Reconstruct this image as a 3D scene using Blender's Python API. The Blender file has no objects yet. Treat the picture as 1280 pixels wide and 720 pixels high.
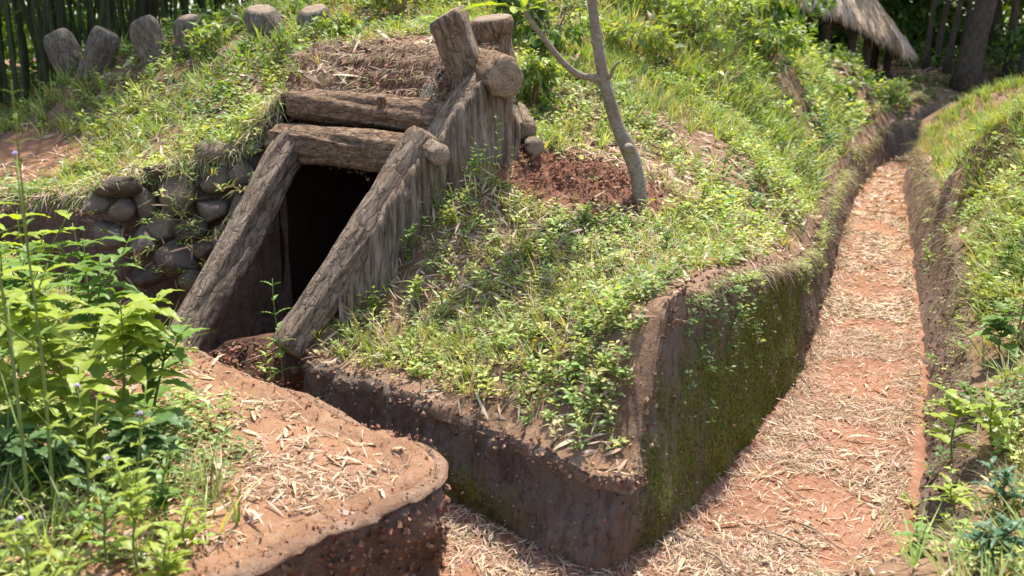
import bpy, math, random
import numpy as np
from mathutils import Vector, Matrix, Quaternion
from mathutils.geometry import delaunay_2d_cdt

rng = np.random.default_rng(7)
random.seed(7)
SC = bpy.context.scene
COL = SC.collection
PI = math.pi

# ------------------------------------------------------------------ camera, sky, sun, exposure
FPX, CAMZ, HOR = 1244.0, 2.1, 70.0
PITCH = math.atan((360 - HOR) / FPX)
cam_d = bpy.data.cameras.new('camera')
cam = bpy.data.objects.new('camera', cam_d)
COL.objects.link(cam)
cam.location = (0, 0, CAMZ)
cam.rotation_euler = (PI / 2 - PITCH, 0, 0)
cam_d.sensor_width = 36.0
cam_d.lens = 36.0 * FPX / 1280.0
cam_d.clip_start = 0.05
cam_d.clip_end = 500
cam_d.dof.use_dof = True
cam_d.dof.focus_distance = 5.6
cam_d.dof.aperture_fstop = 2.6
SC.camera = cam

SUN = Vector((0.12, 0.36, 1.0)).normalized()
world = bpy.data.worlds.new('World')
SC.world = world
world.use_nodes = True
wn = world.node_tree
bg = wn.nodes['Background']
sky = wn.nodes.new('ShaderNodeTexSky')
sky.sky_type = 'NISHITA'
sky.sun_disc = False
sky.sun_elevation = math.asin(SUN.z)
sky.sun_rotation = math.atan2(SUN.x, SUN.y)
sky.dust_density = 2.0
wn.links.new(sky.outputs[0], bg.inputs[0])
bg.inputs[1].default_value = 0.15
sun_d = bpy.data.lights.new('sun', 'SUN')
sun_d.energy = 4.0
sun_d.angle = math.radians(0.8)
sun_d.color = (1.0, 0.955, 0.87)
sun = bpy.data.objects.new('sun', sun_d)
COL.objects.link(sun)
sun.rotation_euler = (-SUN).to_track_quat('-Z', 'Y').to_euler()
sun.location = (-4, 6, 20)
SC.view_settings.view_transform = 'Standard'
SC.view_settings.look = 'None'
SC.view_settings.gamma = 1
SC.view_settings.exposure = 1.15
SC.render.engine = 'CYCLES'
SC.cycles.use_denoising = True
SC.cycles.max_bounces = 6
SC.cycles.diffuse_bounces = 4
SC.cycles.transmission_bounces = 4


# ------------------------------------------------------------------ geometry helpers
def pt(px, py, z=None, Y=None):
    """World point seen at a photo pixel, at a given height or a given depth."""
    u, v = (px - 640) / FPX, (360 - py) / FPX
    d = np.array([u, math.cos(PITCH) + v * math.sin(PITCH), -math.sin(PITCH) + v * math.cos(PITCH)])
    t = (z - CAMZ) / d[2] if z is not None else Y / d[1]
    return np.array([0, 0, CAMZ]) + d * t


def _hash(ix, iy, seed):
    h = (ix.astype(np.int64) * 374761393 + iy.astype(np.int64) * 668265263 + seed * 2147483647) & 0xFFFFFFFF
    h = ((h ^ (h >> 13)) * 1274126177) & 0xFFFFFFFF
    return ((h ^ (h >> 16)) & 0xFFFF) / 65535.0


def vnoise(x, y, seed=0):
    x = np.asarray(x, float); y = np.asarray(y, float)
    ix, iy = np.floor(x), np.floor(y)
    fx, fy = x - ix, y - iy
    fx = fx * fx * (3 - 2 * fx); fy = fy * fy * (3 - 2 * fy)
    a = _hash(ix, iy, seed); b = _hash(ix + 1, iy, seed)
    c = _hash(ix, iy + 1, seed); d = _hash(ix + 1, iy + 1, seed)
    return (a * (1 - fx) + b * fx) * (1 - fy) + (c * (1 - fx) + d * fx) * fy


def fbm(x, y, seed=0, octs=4):
    s, a, t = 0, 1.0, 0
    for k in range(octs):
        s = s + a * vnoise(x * 2 ** k, y * 2 ** k, seed + 17 * k)
        t += a; a *= 0.5
    return s / t


class TPS:
    def __init__(self, pts, lam=2e-3):
        P = np.array(pts, float)
        self.xy = P[:, :2]
        n = len(P)
        K = self.ker(self.xy, self.xy) + lam * np.eye(n)
        A = np.zeros((n + 3, n + 3))
        A[:n, :n] = K
        A[:n, n] = 1; A[:n, n + 1:] = self.xy
        A[n, :n] = 1; A[n + 1:, :n] = self.xy.T
        self.w = np.linalg.solve(A, np.concatenate([P[:, 2], np.zeros(3)]))

    @staticmethod
    def ker(a, b):
        r2 = ((a[:, None, :] - b[None, :, :]) ** 2).sum(-1)
        return 0.5 * r2 * np.log(r2 + 1e-12)

    def __call__(self, x, y):
        q = np.stack([np.ravel(x), np.ravel(y)], 1).astype(float)
        out = np.zeros(len(q)); n = len(self.xy)
        for i in range(0, len(q), 20000):
            c = q[i:i + 20000]
            out[i:i + 20000] = self.ker(c, self.xy) @ self.w[:n] + self.w[n] + c @ self.w[n + 1:]
        return out.reshape(np.shape(x))


def resample(P, step):
    P = np.array(P, float)
    L = np.concatenate([[0], np.cumsum(np.linalg.norm(np.diff(P[:, :2], axis=0), axis=1))])
    out = []
    t = 0.0
    ts = []
    while t < L[-1]:
        ts.append(t)
        x = np.interp(t, L, P[:, 0]); y = np.interp(t, L, P[:, 1])
        t += step(x, y)
    ts.append(L[-1])
    return np.stack([np.interp(ts, L, P[:, k]) for k in range(P.shape[1])], 1)


def smooth_line(P, it=2):
    P = np.array(P, float)
    for _ in range(it):
        a = P[:-1] * 0.75 + P[1:] * 0.25
        b = P[:-1] * 0.25 + P[1:] * 0.75
        P = np.concatenate([P[:1], np.stack([a, b], 1).reshape(-1, P.shape[1]), P[-1:]])
    return P


def inside(poly, x, y):
    poly = np.array(poly)[:, :2]
    r = np.zeros(np.shape(x), bool)
    n = len(poly)
    for i in range(n):
        x1, y1 = poly[i]; x2, y2 = poly[(i + 1) % n]
        if y1 == y2:
            continue
        c = ((y1 > y) != (y2 > y)) & (x < (x2 - x1) * (y - y1) / (y2 - y1) + x1)
        r ^= c
    return r


def dist_line(line, x, y):
    """Distance from points to an open polyline in plan."""
    P = np.array(line)[:, :2]
    best = np.full(np.shape(x), 1e9)
    for a, b in zip(P[:-1], P[1:]):
        d = b - a; l2 = max(d @ d, 1e-12)
        t = np.clip(((x - a[0]) * d[0] + (y - a[1]) * d[1]) / l2, 0, 1)
        best = np.minimum(best, np.hypot(x - a[0] - t * d[0], y - a[1] - t * d[1]))
    return best


def np_mesh(name, verts, tris, col=None, smooth=True, mats=(), mat_idx=None, attrs=None):
    me = bpy.data.meshes.new(name)
    verts = np.asarray(verts, np.float32); tris = np.asarray(tris, np.int32)
    me.vertices.add(len(verts)); me.loops.add(tris.size); me.polygons.add(len(tris))
    me.vertices.foreach_set('co', verts.ravel())
    me.loops.foreach_set('vertex_index', tris.ravel())
    me.polygons.foreach_set('loop_start', np.arange(0, tris.size, 3, dtype=np.int32))
    for m in mats:
        me.materials.append(m)
    if mat_idx is not None:
        me.polygons.foreach_set('material_index', np.asarray(mat_idx, np.int32))
    me.update(calc_edges=True)
    me.polygons.foreach_set('use_smooth', np.full(len(tris), smooth))
    if col is not None:
        a = me.attributes.new('col', 'FLOAT_COLOR', 'POINT')
        c = np.ones((len(verts), 4), np.float32); c[:, :3] = col
        a.data.foreach_set('color', c.ravel())
    for k, v in (attrs or {}).items():
        a = me.attributes.new(k, 'FLOAT', 'POINT')
        a.data.foreach_set('value', np.asarray(v, np.float32))
    return me


def link(name, me, parent=None, loc=(0, 0, 0)):
    o = bpy.data.objects.new(name, me)
    COL.objects.link(o)
    o.location = loc
    if parent:
        o.parent = parent
    return o


def tag(o, label=None, cat=None, group=None, kind=None):
    if label: o['label'] = label
    if cat: o['category'] = cat
    if group: o['group'] = group
    if kind: o['kind'] = kind
    return o


def thing(name, label, cat, loc, group=None):
    o = bpy.data.objects.new(name, None)
    COL.objects.link(o)
    o.location = loc
    o.empty_display_size = 0.1
    return tag(o, label, cat, group)


def grid_tris(nu, nv, wrap=False):
    """Triangles of a grid of nu columns x nv rows (vertex = col*nv+row)."""
    c = np.arange(nu if wrap else nu - 1)
    r = np.arange(nv - 1)
    C, R = np.meshgrid(c, r, indexing='ij')
    C2 = (C + 1) % nu
    a = (C * nv + R).ravel(); b = (C2 * nv + R).ravel()
    d = (C * nv + R + 1).ravel(); e = (C2 * nv + R + 1).ravel()
    return np.concatenate([np.stack([a, b, e], 1), np.stack([a, e, d], 1)])


# ------------------------------------------------------------------ materials
def nodes_of(m):
    m.use_nodes = True
    nt = m.node_tree
    nt.nodes.clear()
    out = nt.nodes.new('ShaderNodeOutputMaterial')
    return nt, out


class NB:
    """Small node builder."""
    def __init__(self, name):
        self.m = bpy.data.materials.new(name)
        self.nt, self.out = nodes_of(self.m)

    def n(self, t, **kw):
        o = self.nt.nodes.new(t)
        for k, v in kw.items():
            setattr(o, k, v)
        return o

    def l(self, a, b):
        self.nt.links.new(a, b)

    def coord(self, scale=(1, 1, 1), kind='Object'):
        t = self.n('ShaderNodeTexCoord'); mp = self.n('ShaderNodeMapping')
        mp.inputs['Scale'].default_value = scale
        self.l(t.outputs[kind], mp.inputs['Vector'])
        return mp.outputs[0]

    def noise(self, vec, scale, detail=6, rough=0.6, dist=0):
        t = self.n('ShaderNodeTexNoise')
        t.inputs['Scale'].default_value = scale; t.inputs['Detail'].default_value = detail
        t.inputs['Roughness'].default_value = rough; t.inputs['Distortion'].default_value = dist
        self.l(vec, t.inputs['Vector'])
        return t.outputs['Fac']

    def ramp(self, fac, stops):
        r = self.n('ShaderNodeValToRGB')
        e = r.color_ramp.elements
        while len(e) < len(stops):
            e.new(0.5)
        for i, (p, c) in enumerate(stops):
            e[i].position = p
            e[i].color = (c, c, c, 1) if isinstance(c, (int, float)) else (*c, 1)
        self.l(fac, r.inputs[0])
        return r.outputs[0]

    def mix(self, a, b, fac, mode='MIX'):
        x = self.n('ShaderNodeMix', data_type='RGBA', blend_type=mode)
        for s, v in ((x.inputs[0], fac), (x.inputs[6], a), (x.inputs[7], b)):
            if isinstance(v, (int, float)):
                s.default_value = v
            elif isinstance(v, tuple):
                s.default_value = (*v, 1)
            else:
                self.l(v, s)
        return x.outputs[2]

    def math(self, op, a, b=0.0):
        x = self.n('ShaderNodeMath', operation=op)
        for s, v in ((x.inputs[0], a), (x.inputs[1], b)):
            if isinstance(v, (int, float)):
                s.default_value = v
            else:
                self.l(v, s)
        return x.outputs[0]

    def attr(self, name, out='Color'):
        a = self.n('ShaderNodeAttribute'); a.attribute_name = name
        return a.outputs[out]

    def finish(self, color, rough=0.9, height=None, strength=0.5, distance=0.02, spec=0.25):
        p = self.n('ShaderNodeBsdfPrincipled')
        if isinstance(color, tuple):
            p.inputs['Base Color'].default_value = (*color, 1)
        else:
            self.l(color, p.inputs['Base Color'])
        if isinstance(rough, (int, float)):
            p.inputs['Roughness'].default_value = rough
        else:
            self.l(rough, p.inputs['Roughness'])
        p.inputs['Specular IOR Level'].default_value = spec
        if height is not None:
            b = self.n('ShaderNodeBump')
            b.inputs['Strength'].default_value = strength
            b.inputs['Distance'].default_value = distance
            self.l(height, b.inputs['Height'])
            self.l(b.outputs[0], p.inputs['Normal'])
        self.l(p.outputs[0], self.out.inputs[0])
        return self.m


def mat_soil(name, c1, c2, c3, bump=0.8):
    b = NB(name); v = b.coord()
    n1 = b.noise(v, 1.7, 8, 0.65); n2 = b.noise(v, 14, 8, 0.7); n3 = b.noise(v, 70, 4, 0.7)
    c = b.mix(b.ramp(n1, [(0.35, c1), (0.62, c2)]), c3, b.ramp(n2, [(0.5, 0.0), (0.72, 0.85)]))
    c = b.mix(c, (0.35, 0.175, 0.10), b.math('MULTIPLY', b.attr('red', 'Fac'), b.ramp(n2, [(0.3, 1.0), (0.75, 0.6)])))
    c = b.mix(c, (0.5, 0.5, 0.5), b.math('MULTIPLY', b.ramp(n3, [(0.3, 1.0), (0.5, 0.0)]), 0.35), 'MULTIPLY')
    h = b.math('ADD', b.math('MULTIPLY', n2, 1.0), b.math('MULTIPLY', n3, 0.35))
    return b.finish(c, 0.95, h, bump, 0.03, 0.1)


def mat_wall():
    b = NB('trench_wall_earth'); v = b.coord(); vs = b.coord((1, 1, 0.22))
    n1 = b.noise(v, 2.2, 8, 0.65); n2 = b.noise(vs, 16, 8, 0.75); n3 = b.noise(v, 60, 5, 0.7); n4 = b.noise(vs, 6, 9, 0.8, 0.3)
    c = b.ramp(n1, [(0.3, (0.185, 0.135, 0.103)), (0.5, (0.285, 0.215, 0.165)), (0.72, (0.37, 0.29, 0.23))])
    c = b.mix(c, (0.07, 0.048, 0.036), b.ramp(n2, [(0.48, 0.0), (0.64, 0.75)]))
    c = b.mix(c, (0.33, 0.15, 0.08), b.math('MULTIPLY', b.attr('red', 'Fac'), b.ramp(n3, [(0.45, 0.15), (0.6, 0.9)])))
    c = b.mix(c, (0.36, 0.265, 0.195), b.math('MULTIPLY', b.attr('rim', 'Fac'), b.ramp(n2, [(0.35, 0.9), (0.6, 0.35)])))  # pale top band: dried crust, with the sunlit edge painted into its colour
    ms = b.math('SUBTRACT', b.math('ADD', n4, b.math('MULTIPLY', b.attr('moss', 'Fac'), 0.40)), 0.5)
    mf = b.ramp(ms, [(0.19, 0.0), (0.37, 0.92)])
    mc = b.ramp(n3, [(0.38, (0.06, 0.066, 0.012)), (0.62, (0.27, 0.28, 0.03))])
    c = b.mix(c, mc, mf)
    vo = b.n('ShaderNodeTexVoronoi'); vo.inputs['Scale'].default_value = 26
    b.l(v, vo.inputs['Vector'])
    c = b.mix(c, (0.34, 0.24, 0.165), b.math('MULTIPLY', b.ramp(b.noise(v, 38, 6, 0.75), [(0.57, 0.0), (0.68, 0.8)]), 0.7))
    h = b.math('ADD', b.math('ADD', b.math('MULTIPLY', n2, 1.2), b.math('MULTIPLY', n3, 0.5)), b.math('MULTIPLY', vo.outputs['Distance'], -0.5))
    return b.finish(c, 0.95, h, 1.0, 0.06, 0.1)


def mat_bark(name, dark, mid, light, zs=0.16, bump=0.9, plates=0.55):
    b = NB(name); v = b.coord((1, 1, zs)); w = b.coord()
    n1 = b.noise(v, 34, 8, 0.7, 0.6); n2 = b.noise(w, 5, 6, 0.6); n3 = b.noise(w, 90, 3, 0.6)
    n4 = b.noise(b.coord((1, 1, zs * 0.6)), 80, 5, 0.75, 0.3)
    n1 = b.math('ADD', b.math('MULTIPLY', n1, 0.6), b.math('MULTIPLY', n4, 0.4))
    c = b.ramp(n1, [(0.38, dark), (0.48, mid), (0.60, light)])
    c = b.mix(c, (0.22, 0.13, 0.085), b.ramp(n2, [(0.5, 0.0), (0.7, 0.6)]))
    c = b.mix(c, (0.10, 0.11, 0.03), b.math('MULTIPLY', b.ramp(b.noise(w, 9, 6, 0.7), [(0.56, 0.0), (0.7, 0.6)]), 0.6))
    vo = b.n('ShaderNodeTexVoronoi', feature='DISTANCE_TO_EDGE'); vo.inputs['Scale'].default_value = 22
    dm = b.n('ShaderNodeMapping'); dm.inputs['Scale'].default_value = (1, 1, zs * 1.3)
    tc = b.n('ShaderNodeTexCoord'); nz = b.n('ShaderNodeTexNoise'); nz.inputs['Scale'].default_value = 12
    b.l(tc.outputs['Object'], nz.inputs['Vector'])
    ad = b.n('ShaderNodeMix', data_type='VECTOR'); ad.inputs[0].default_value = 0.06
    b.l(tc.outputs['Object'], ad.inputs[4]); b.l(nz.outputs['Color'], ad.inputs[5]); b.l(ad.outputs[1], dm.inputs['Vector']); b.l(dm.outputs[0], vo.inputs['Vector'])
    crack = b.ramp(vo.outputs['Distance'], [(0.0, 1.0), (0.09, 0.0)])
    c = b.mix(c, dark, b.math('MULTIPLY', crack, plates))
    h = b.math('SUBTRACT', b.math('ADD', n1, b.math('MULTIPLY', n3, 0.15)), b.math('MULTIPLY', crack, 0.35 * plates))
    return b.finish(c, 0.9, h, bump, 0.035, 0.15)


def mat_cut(name, c1, c2):
    b = NB(name); v = b.coord()
    w = b.n('ShaderNodeTexWave', wave_type='RINGS', rings_direction='Z')
    w.inputs['Scale'].default_value = 14; w.inputs['Distortion'].default_value = 3; w.inputs['Detail'].default_value = 4
    b.l(v, w.inputs['Vector'])
    n = b.noise(v, 22, 8, 0.7)
    f = b.math('ADD', b.math('MULTIPLY', w.outputs['Fac'], 0.10), b.math('MULTIPLY', n, 0.92))
    return b.finish(b.ramp(f, [(0.3, c1), (0.75, c2)]), 0.92, f, 0.6, 0.02, 0.1)


def mat_stone(name, c1, c2):
    b = NB(name); v = b.coord()
    n1 = b.noise(v, 6, 8, 0.65); n2 = b.noise(v, 40, 6, 0.7)
    c = b.mix(b.ramp(n1, [(0.35, c1), (0.65, c2)]), (0.3, 0.24, 0.17), b.ramp(n2, [(0.55, 0.0), (0.7, 0.6)]))
    oi = b.n('ShaderNodeObjectInfo')
    c = b.mix(c, b.ramp(oi.outputs['Random'], [(0.0, (0.55, 0.5, 0.48)), (1.0, (1.35, 1.3, 1.25))]), 1.0, 'MULTIPLY')
    return b.finish(c, 0.85, b.math('ADD', n1, b.math('MULTIPLY', n2, 0.4)), 0.7, 0.03, 0.2)


def mat_leaf(name, color=None, trans=0.35, gloss=0.12, rough=0.45, veins=False):
    """Leaf blade: diffuse + light through the blade + waxy sheen; colour from the 'col' attribute or fixed."""
    b = NB(name)
    if color is None:
        c = b.attr('col')
    else:
        oi = b.n('ShaderNodeObjectInfo')
        n = b.noise(b.coord((3, 3, 3)), 6, 4, 0.6)
        c = b.mix(color, tuple(x * 0.55 for x in color), b.math('MULTIPLY', oi.outputs['Random'], 0.8))
        c = b.mix(c, (color[0] * 1.25, color[1] * 1.05, color[2]), b.ramp(n, [(0.45, 0.0), (0.7, 0.6)]))
    df = b.n('ShaderNodeBsdfDiffuse'); tr = b.n('ShaderNodeBsdfTranslucent'); gl = b.n('ShaderNodeBsdfGlossy')
    b.l(c, df.inputs[0])
    tc = b.mix(c, (1.0, 1.0, 0.35), 1.0, 'MULTIPLY')
    tc = b.mix(tc, (1.35, 1.35, 1.0), 1.0, 'MULTIPLY')
    b.l(tc, tr.inputs[0])
    gl.inputs['Roughness'].default_value = rough
    m1 = b.n('ShaderNodeMixShader'); m1.inputs[0].default_value = trans
    b.l(df.outputs[0], m1.inputs[1]); b.l(tr.outputs[0], m1.inputs[2])
    m2 = b.n('ShaderNodeMixShader')
    m2.inputs[0].default_value = gloss * 0.22
    b.l(m1.outputs[0], m2.inputs[1]); b.l(gl.outputs[0], m2.inputs[2])
    b.l(m2.outputs[0], b.out.inputs[0])
    return b.m


def mat_plain(name, c1, c2, scale=12, rough=0.8, bump=0.3, spec=0.2):
    b = NB(name); v = b.coord()
    n = b.noise(v, scale, 6, 0.65)
    return b.finish(b.ramp(n, [(0.32, c1), (0.68, c2)]), rough, n, bump, 0.02, spec)


M = {}
M['bank'] = mat_soil('bank_soil', (0.17, 0.10, 0.06), (0.28, 0.17, 0.105), (0.40, 0.27, 0.17))
M['near_bank'] = mat_soil('near_bank_soil', (0.23, 0.125, 0.073), (0.32, 0.175, 0.10), (0.38, 0.25, 0.165))
M['floor'] = mat_soil('red_trench_soil', (0.23, 0.11, 0.066), (0.33, 0.165, 0.10), (0.39, 0.24, 0.16))
M['wall'] = mat_wall()
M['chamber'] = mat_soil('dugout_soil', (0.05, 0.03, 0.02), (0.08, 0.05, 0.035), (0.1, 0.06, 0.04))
M['heap'] = mat_soil('crumbly_red_soil', (0.16, 0.075, 0.047), (0.25, 0.115, 0.07), (0.34, 0.20, 0.135), 1.0)
M['clod'] = mat_plain('soil_clod', (0.18, 0.075, 0.045), (0.34, 0.165, 0.105), 3, 0.95, 0.0)
_b = NB('earth_crumb'); M['crumb'] = _b.finish(_b.attr('col'), 0.95, spec=0.1)
M['rim'] = mat_soil('worn_rim_earth', (0.20, 0.115, 0.072), (0.30, 0.185, 0.12), (0.38, 0.265, 0.185), 1.0)
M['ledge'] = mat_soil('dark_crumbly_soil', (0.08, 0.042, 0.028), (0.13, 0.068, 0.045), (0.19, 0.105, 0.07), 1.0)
M['bark'] = mat_bark('weathered_log', (0.065, 0.043, 0.029), (0.23, 0.165, 0.115), (0.40, 0.31, 0.23), 0.26, 1.0)
M['bark2'] = mat_bark('brown_log', (0.06, 0.035, 0.022), (0.215, 0.135, 0.085), (0.37, 0.255, 0.17), 0.3, 1.0)
M['wing'] = mat_bark('upright_timber', (0.06, 0.042, 0.03), (0.22, 0.16, 0.115), (0.40, 0.315, 0.24), 0.1, 1.0, 0.0)
M['cut'] = mat_cut('cut_log_end', (0.15, 0.10, 0.065), (0.40, 0.31, 0.235))
M['stone'] = mat_stone('field_stone', (0.09, 0.068, 0.052), (0.21, 0.165, 0.13))
M['sap'] = mat_bark('sapling_bark', (0.16, 0.125, 0.095), (0.26, 0.215, 0.165), (0.36, 0.31, 0.245), 1.6, 0.5, 0.12)
M['leaves'] = mat_leaf('weed_leaves')
M['dry'] = mat_leaf('dry_leaves', trans=0.12, gloss=0.08, rough=0.6)
M['far_leaves'] = mat_leaf('tree_leaves', trans=0.4, gloss=0.08)
M['leaf_bright'] = mat_leaf('bright_leaf', (0.33, 0.42, 0.07), 0.45)
M['leaf_mid'] = mat_leaf('mid_green_leaf', (0.15, 0.26, 0.05), 0.35)
M['leaf_deep'] = mat_leaf('deep_green_leaf', (0.08, 0.16, 0.045), 0.3, 0.16)
M['leaf_blue'] = mat_leaf('bluish_leaf', (0.085, 0.17, 0.085), 0.3, 0.14)
M['dead'] = mat_leaf('dead_bamboo_leaf', (0.56, 0.42, 0.29), 0.15, 0.1, 0.5)
M['dead_brown'] = mat_leaf('dead_broad_leaf', (0.33, 0.21, 0.14), 0.1, 0.1, 0.5)
M['stem'] = mat_plain('green_stem', (0.13, 0.18, 0.04), (0.2, 0.25, 0.07), 20, 0.6)
M['petal'] = mat_plain('lilac_petals', (0.42, 0.33, 0.62), (0.6, 0.5, 0.75), 60, 0.7)
M['twig'] = mat_plain('dry_twig', (0.2, 0.13, 0.085), (0.34, 0.245, 0.17), 40, 0.85)
M['culm'] = mat_plain('bamboo_culm', (0.035, 0.042, 0.014), (0.085, 0.085, 0.032), 4, 0.6)
M['trunk'] = mat_bark('tree_bark', (0.04, 0.03, 0.022), (0.10, 0.08, 0.06), (0.17, 0.14, 0.11), 0.2)
M['thatch'] = mat_leaf('thatch_straw', trans=0.05, gloss=0.05, rough=0.6)
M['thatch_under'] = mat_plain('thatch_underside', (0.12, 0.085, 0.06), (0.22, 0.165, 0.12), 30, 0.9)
M['hutpost'] = mat_bark('hut_post_wood', (0.03, 0.02, 0.015), (0.07, 0.045, 0.035), (0.12, 0.085, 0.065))
M['grey_stub'] = mat_bark('grey_stub', (0.08, 0.065, 0.05), (0.19, 0.155, 0.12), (0.31, 0.265, 0.21), 0.3)

# ------------------------------------------------------------------ plan of the place
# trench edges (floor level z = 0), banks above them
BR_PX = [(372, 440), (420, 458), (480, 482), (560, 512), (640, 545), (720, 578), (772, 597)]
br_rim = [pt(x, y, z=0.47) for x, y in BR_PX]
br_base = [p + np.array([-0.065, -0.055, -0.47]) for p in br_rim]
corner_rim = [pt(791, 601, z=0.48), pt(800, 575, Y=3.93)]
corner_base = [np.array([0.47, 3.84, 0]), np.array([0.56, 3.92, 0])]
ML = [((822, 700), 470), ((845, 668), 393), ((870, 640), 372), ((907, 600), 350), ((943, 560), 338), ((979, 510), 330),
      ((1008, 460), 326), ((1026, 400), 305), ((1034, 372), 276), ((1044, 335), 243), ((1052, 300), 222), ((1068, 253), 196),
      ((1086, 225), 178), ((1103, 208), 165), ((1121, 198), 155), ((1147, 192), 149), ((1185, 188), 143)]
ml_base, ml_rim = [], []
for (bx, by), ry in ML:
    b = pt(bx, by, z=0)
    r = pt(bx, ry, Y=b[1]) + np.array([-0.05, 0.02, 0])
    ml_base.append(b); ml_rim.append(r)
ml_base.append(ml_base[-1] + np.array([6, 1.0, 0])); ml_rim.append(ml_rim[-1] + np.array([6, 1.0, 0]))
# jamb of the dugout (right side), from the lintel down to the branch rim
jamb_rim = [np.array(p) for p in [(-0.42, 6.62, 1.86), (-0.55, 6.32, 1.62), (-0.80, 5.98, 1.15), (-1.02, 5.72, 0.78)]]
jamb_base = [p * np.array([1, 1, 0]) + np.array([-0.02, 0.02, 0]) for p in jamb_rim]
A_RIM = np.array(jamb_rim + br_rim + corner_rim + ml_rim)
A_BASE = np.array(jamb_base + br_base + corner_base + ml_base)
# stone-wall side of the dugout
SW_RIM = np.array([(-30, 10, 1.2), (-9, 8.6, 1.15), (-3.7, 7.35, 1.08), (-2.8, 7.05, 1.2), (-2.3, 6.98, 1.36), (-1.9, 6.98, 1.48), (-1.62, 7.12, 1.86)])
SW_BASE = SW_RIM * np.array([1, 1, 0])
# near bank (front left)
FB_RIM = np.array([pt(90, 372, z=0.62), pt(200, 425, z=0.50), pt(300, 468, z=0.47), pt(420, 522, z=0.46), pt(500, 553, z=0.46), pt(538, 571, z=0.455),
                   pt(548, 588, z=0.44), pt(530, 604, z=0.44), pt(420, 651, z=0.45), pt(330, 690, z=0.46), pt(262, 722, z=0.47),
                   (-1.55, 2.45, 0.48), (-2.6, 1.0, 0.5)])
fb_out = np.zeros_like(FB_RIM)
FB_BASE = FB_RIM.copy(); FB_BASE[:, 2] = 0
FB_BASE[5:8] += np.array([0.05, 0.0, 0]); FB_BASE[7:] += np.array([0.035, -0.01, 0])
# right bank
RB_PX = [(1104, 725), (1121, 690), (1136, 620), (1141, 560), (1148, 500), (1151, 460), (1145, 400), (1139, 350), (1134, 300), (1127, 250), (1127, 222), (1134, 202)]
rb_base = [np.array(p) for p in [(-2.4, -0.6, 0), (-1.5, 0.7, 0), (-0.6, 1.9, 0), (0.2, 2.6, 0), (0.95, 3.1, 0), (1.35, 3.6, 0)]] + [pt(x, y, z=0) for x, y in RB_PX]
rb_base += [rb_base[-1] + np.array([0.7, 0.4, 0]), rb_base[-1] + np.array([2.2, 0.8, 0]), rb_base[-1] + np.array([8.5, 1.6, 0])]
rb_h = [0.5] * 4 + [0.42, 0.36, 0.34, 0.33, 0.33, 0.36, 0.45, 0.55, 0.66, 0.70, 0.70, 0.66, 0.60, 0.5, 0.5, 0.6, 0.7]
rb_off = [0.2] * 5 + [0.3, 0.3, 0.3, 0.28, 0.26, 0.26, 0.26, 0.26, 0.26, 0.26, 0.25, 0.24, 0.22, 0.2, 0.1, 0.1]
RB_BASE = np.array(rb_base)
tg = np.gradient(RB_BASE[:, :2], axis=0); tg /= np.linalg.norm(tg, axis=1)[:, None]
RB_RIM = RB_BASE.copy()
RB_RIM[:, 0] += tg[:, 1] * np.array(rb_off); RB_RIM[:, 1] -= tg[:, 0] * np.array(rb_off)
RB_RIM[:, 2] = rb_h


def both(base, rim, it=2):
    s = smooth_line(np.concatenate([base, rim], 1), it)
    return s[:, :3], s[:, 3:]


def near_step(x, y):
    d = math.hypot(x, y)
    vis = abs(x) < 0.8 * y + 0.5
    return (0.035 if d < 7.5 else 0.08 if d < 13 else 0.2 if d < 24 else 1.5) if vis else 0.4


A_BASE, A_RIM = both(A_BASE, A_RIM)
FB_BASE, FB_RIM = both(FB_BASE, FB_RIM)
RB_BASE, RB_RIM = both(RB_BASE, RB_RIM)


def resample2(base, rim):
    s = resample(np.concatenate([rim, base], 1), near_step)
    return s[:, 3:], s[:, :3]


A_BASE, A_RIM = resample2(A_BASE, A_RIM)
FB_BASE, FB_RIM = resample2(FB_BASE, FB_RIM)
RB_BASE, RB_RIM = resample2(RB_BASE, RB_RIM)
SW_BASE, SW_RIM = resample2(SW_BASE, SW_RIM)

# ---- heights of the ground
tpA = [tuple(p) for p in A_RIM[::9]] + [tuple(p) for p in SW_RIM[::9]] + [tuple(SW_RIM[-1])]
for px, py, Y in [(600, 400, 5.2), (700, 300, 5.65), (500, 350, 5.65), (450, 400, 5.5), (650, 230, 6.2), (600, 225, 6.0), (540, 300, 5.75), (760, 215, 6.4),
                  (800, 262, 6.1), (850, 310, 5.5), (900, 260, 6.7), (700, 110, 8.0), (700, 20, 10.0), (760, -20, 11.5), (900, 100, 10.2), (900, 10, 14),
                  (950, 190, 8.6), (1000, 100, 12.0), (1000, 255, 7.9), (1060, 150, 17), (1085, 110, 20), (1030, 120, 14), (1110, 130, 21.5), (1125, 125, 22.5), (1000, 62, 16.5), (960, 40, 15.5), (820, 130, 8.6),
                  (680, 170, 6.9), (640, 150, 7.3), (560, 60, 7.6),
                  (450, 62, 7.8), (330, 66, 8.8), (230, 70, 9.8), (140, 76, 10.7), (98, 84, 10.9), (190, 66, 10.1), (250, 140, 8.2), (330, 120, 7.9), (180, 150, 8.8), (400, 95, 7.5),
                  (60, 155, 11.2), (100, 165, 9.8), (60, 240, 7.6), (10, 190, 9.5), (130, 200, 8.3), (80, 130, 14), (0, 130, 15)]:
    tpA.append(tuple(pt(px, py, Y=Y)))
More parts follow.
